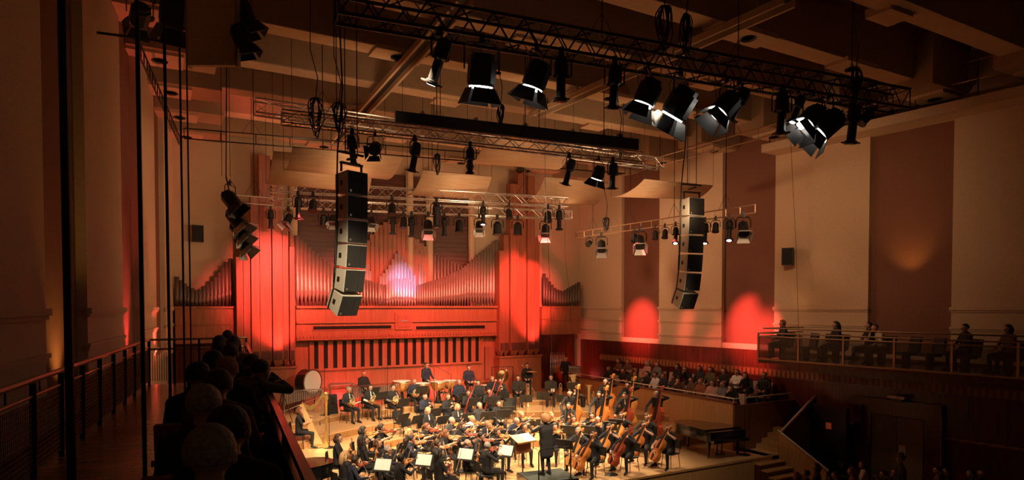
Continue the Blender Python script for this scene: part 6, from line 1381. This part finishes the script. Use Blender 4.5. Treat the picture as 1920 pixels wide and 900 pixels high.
for px, py, hc, top, d in [(490, 697, 'dark', 'olive', 'leaning forward over the parapet in olive'), (474, 684, 'brown', 'char', 'leaning on the parapet in charcoal')]:
    spect(px, py, ZB, 'rail', R(-55), 'listener %s' % d, SEAT, 'reddish upholstered seat of the listener %s' % d, 'near balcony audience', 'near balcony seats', style='short', hc=hc, top=top)
# choir gallery beside the stage
def rowpts(n, y0, y1): return [y0 + (y1 - y0) * i / (n - 1) for i in range(n)]
rnd = random.Random(11)
tops = ['black', 'char', 'white', 'brown', 'pink', 'black', 'olive', 'navy', 'brown', 'grey', 'black', 'black', 'char', 'rust']
cnames = dict(black='black', char='charcoal', white='white', brown='brown', pink='pink', olive='olive', navy='navy', rust='rust coloured', grey='grey', cream='cream', blue='blue', red='red')
for row, (n, y0, y1, dx, zf_) in enumerate([(15, 24.2, 16.7, .84, .95), (14, 24.6, 16.9, None, 1.25)]):
    for i, y in enumerate(rowpts(n, y0, y1)):
        x = GX + dx if dx else WR(y) - .45
        top = tops[(i * 5 + row * 3) % len(tops)]; pose = ['lap', 'crossed', 'lean', 'lap', 'crossed'][(i * 3 + row) % 5]
        yy = y + rnd.uniform(-.06, .06); a = R(90 + rnd.uniform(-6, 24)); rn = 'front' if row == 0 else 'back'
        M = TR(x, yy, zf_, a)
        skip = (row == 1 and i in (2, 5)) or (row == 0 and i in (1,))
        place(SEATW, 'auditorium_seat', '%s pink seat, %s from the organ in the %s row of the choir gallery' % ('empty' if skip else 'occupied', ORD[i], rn), 'seat', M, 'choir gallery seats')
        if skip: continue
        person(pose, M @ Matrix.Translation((0, 0, 0)), 'listener in %s, %s from the organ in the %s row beside the stage' % (cnames[top], ORD[i], rn), 'choir gallery audience', style=rnd.choice(['short', 'short', 'bob', 'long', 'tail', 'bun']), hc=rnd.choice(['dark', 'brown', 'black', 'dark', 'grey', 'auburn']), top=top, pants=rnd.choice(['black', 'blue', 'char']), skin=rnd.randrange(3))
# far gallery
FG = [(1469, 618, 'lap', 'char', 'scarf', 'rust', 'at the organ end in a headscarf'), (1569, 615, 'lap', 'black', 'long', 'black', 'second from the organ end, sitting upright'), (1631, 613, 'crossed', 'black', 'short', 'dark', 'third from the organ end in black'), (1655, 626, 'lean', 'cream', 'short', 'brown', 'leaning on a hand in a pale shirt'),
      (1812, 612, 'lap', 'black', 'short', 'black', 'sitting tall near the picture edge'), (1893, 622, 'lap', 'brown', 'bob', 'dark', 'farthest from the organ')]
def gal(px, off):
    y = 12.0
    for _ in range(20): p = on(px, 600, X=FRx(y) + off); y = p.y
    return p
for px, py, pose, top, st_, hc, d in FG:
    p = gal(px, 1.0); M = TR(p.x, p.y, zf, R(62))
    person(pose, M, 'listener %s on the far gallery' % d, 'far gallery audience', style=st_, hc=hc, top=top)
    place(SEATB, 'auditorium_seat', 'dark chair of the gallery listener %s' % d, 'seat', M @ Matrix.Translation((0, .02, 0)), 'far gallery chairs')
for i, (px, d) in enumerate([(1512, 'first from the organ end'), (1540, 'second from the organ end'), (1700, 'beside the pale shirted listener'), (1745, 'in the middle of the gallery')]):
    p = gal(px, 1.0); place(SEATB, 'auditorium_seat', 'empty dark chair on the far gallery, %s' % d, 'seat', TR(p.x, p.y, zf, R(62)), 'far gallery chairs')
# stalls below the door
ST = [(1492, 893, 'lap', 'brown', 'bob', 'auburn', 'nearest the stage stair'), (1511, 889, 'crossed', 'black', 'short', 'dark', 'second from the stage stair'), (1530, 876, 'lap', 'char', 'bob', 'brown', 'in the row behind the stair listeners'), (1566, 892, 'lap', 'black', 'short', 'dark', 'in front of the stacked chairs'), (1596, 884, 'lap', 'rust', 'long', 'auburn', 'in a rust top with long hair'),
      (1617, 872, 'lap', 'cream', 'bob', 'brown', 'in a pale top before the door portal'), (1657, 890, 'lap', 'black', 'short', 'black', 'below the left door leaf'), (1679, 886, 'lean', 'char', 'bob', 'dark', 'leaning forward below the door'), (1757, 882, 'lap', 'brown', 'short', 'dark', 'at the edge of the door portal'),
      (1774, 884, 'lap', 'black', 'short', 'black', 'just past the door portal'), (1820, 888, 'lap', 'char', 'short', 'brown', 'in the dark beyond the door'), (1838, 878, 'lap', 'black', 'bald', 'grey', 'farthest past the door')]
for px, py, pose, top, st_, hc, d in ST:
    spect(px, py, -1.0, pose, R(35), 'seated listener %s in the stalls' % d, SEAT, 'stalls seat of the listener %s' % d, 'stalls audience', 'stalls seats', style=st_, hc=hc, top=top)
p = on(1691, 862, Z=-1 + 1.62 + .1)
person('usher', TR(p.x, p.y, -.9, R(40)), 'standing person in a dark coat and hat in front of the double door', 'stalls audience', style='short', hc='dark', top='char')
hat = obj('hat', MB().lathe([(.15, 0), (.15, .015), (.1, .02), (.095, .09), (.07, .12), (.02, .125)], 16).mesh('hat', CLOTH['brown'], True), bpy.data.objects[[o.name for o in bpy.data.objects if o.name.startswith('person')][-1]], Matrix.Translation((0, .03, 1.71)))
mb = MB().boxp((-.3, -.3, 0), (.3, .3, .1)); tag(obj('floor_step', mb.mesh('floor_step', MT['hallfloor']), None, TR(p.x, p.y, -1.0, R(40))), 'low dark step under the person standing at the door', 'step')
# spare chairs beside the stair
for i, (px, py) in enumerate([(1505, 850), (1525, 848), (1545, 852), (1565, 858), (1582, 862)]):
    p = on(px, py, Z=-.2); p = on(px, py, X=min(p.x, 20.1)); place(CHAIR, 'orchestra_chair', 'spare black chair beside the stage stair, %s from the stair' % ORD[i], 'chair', TR(p.x, p.y, -1.0, R(60 + 7 * i)), 'spare chairs by the stair')
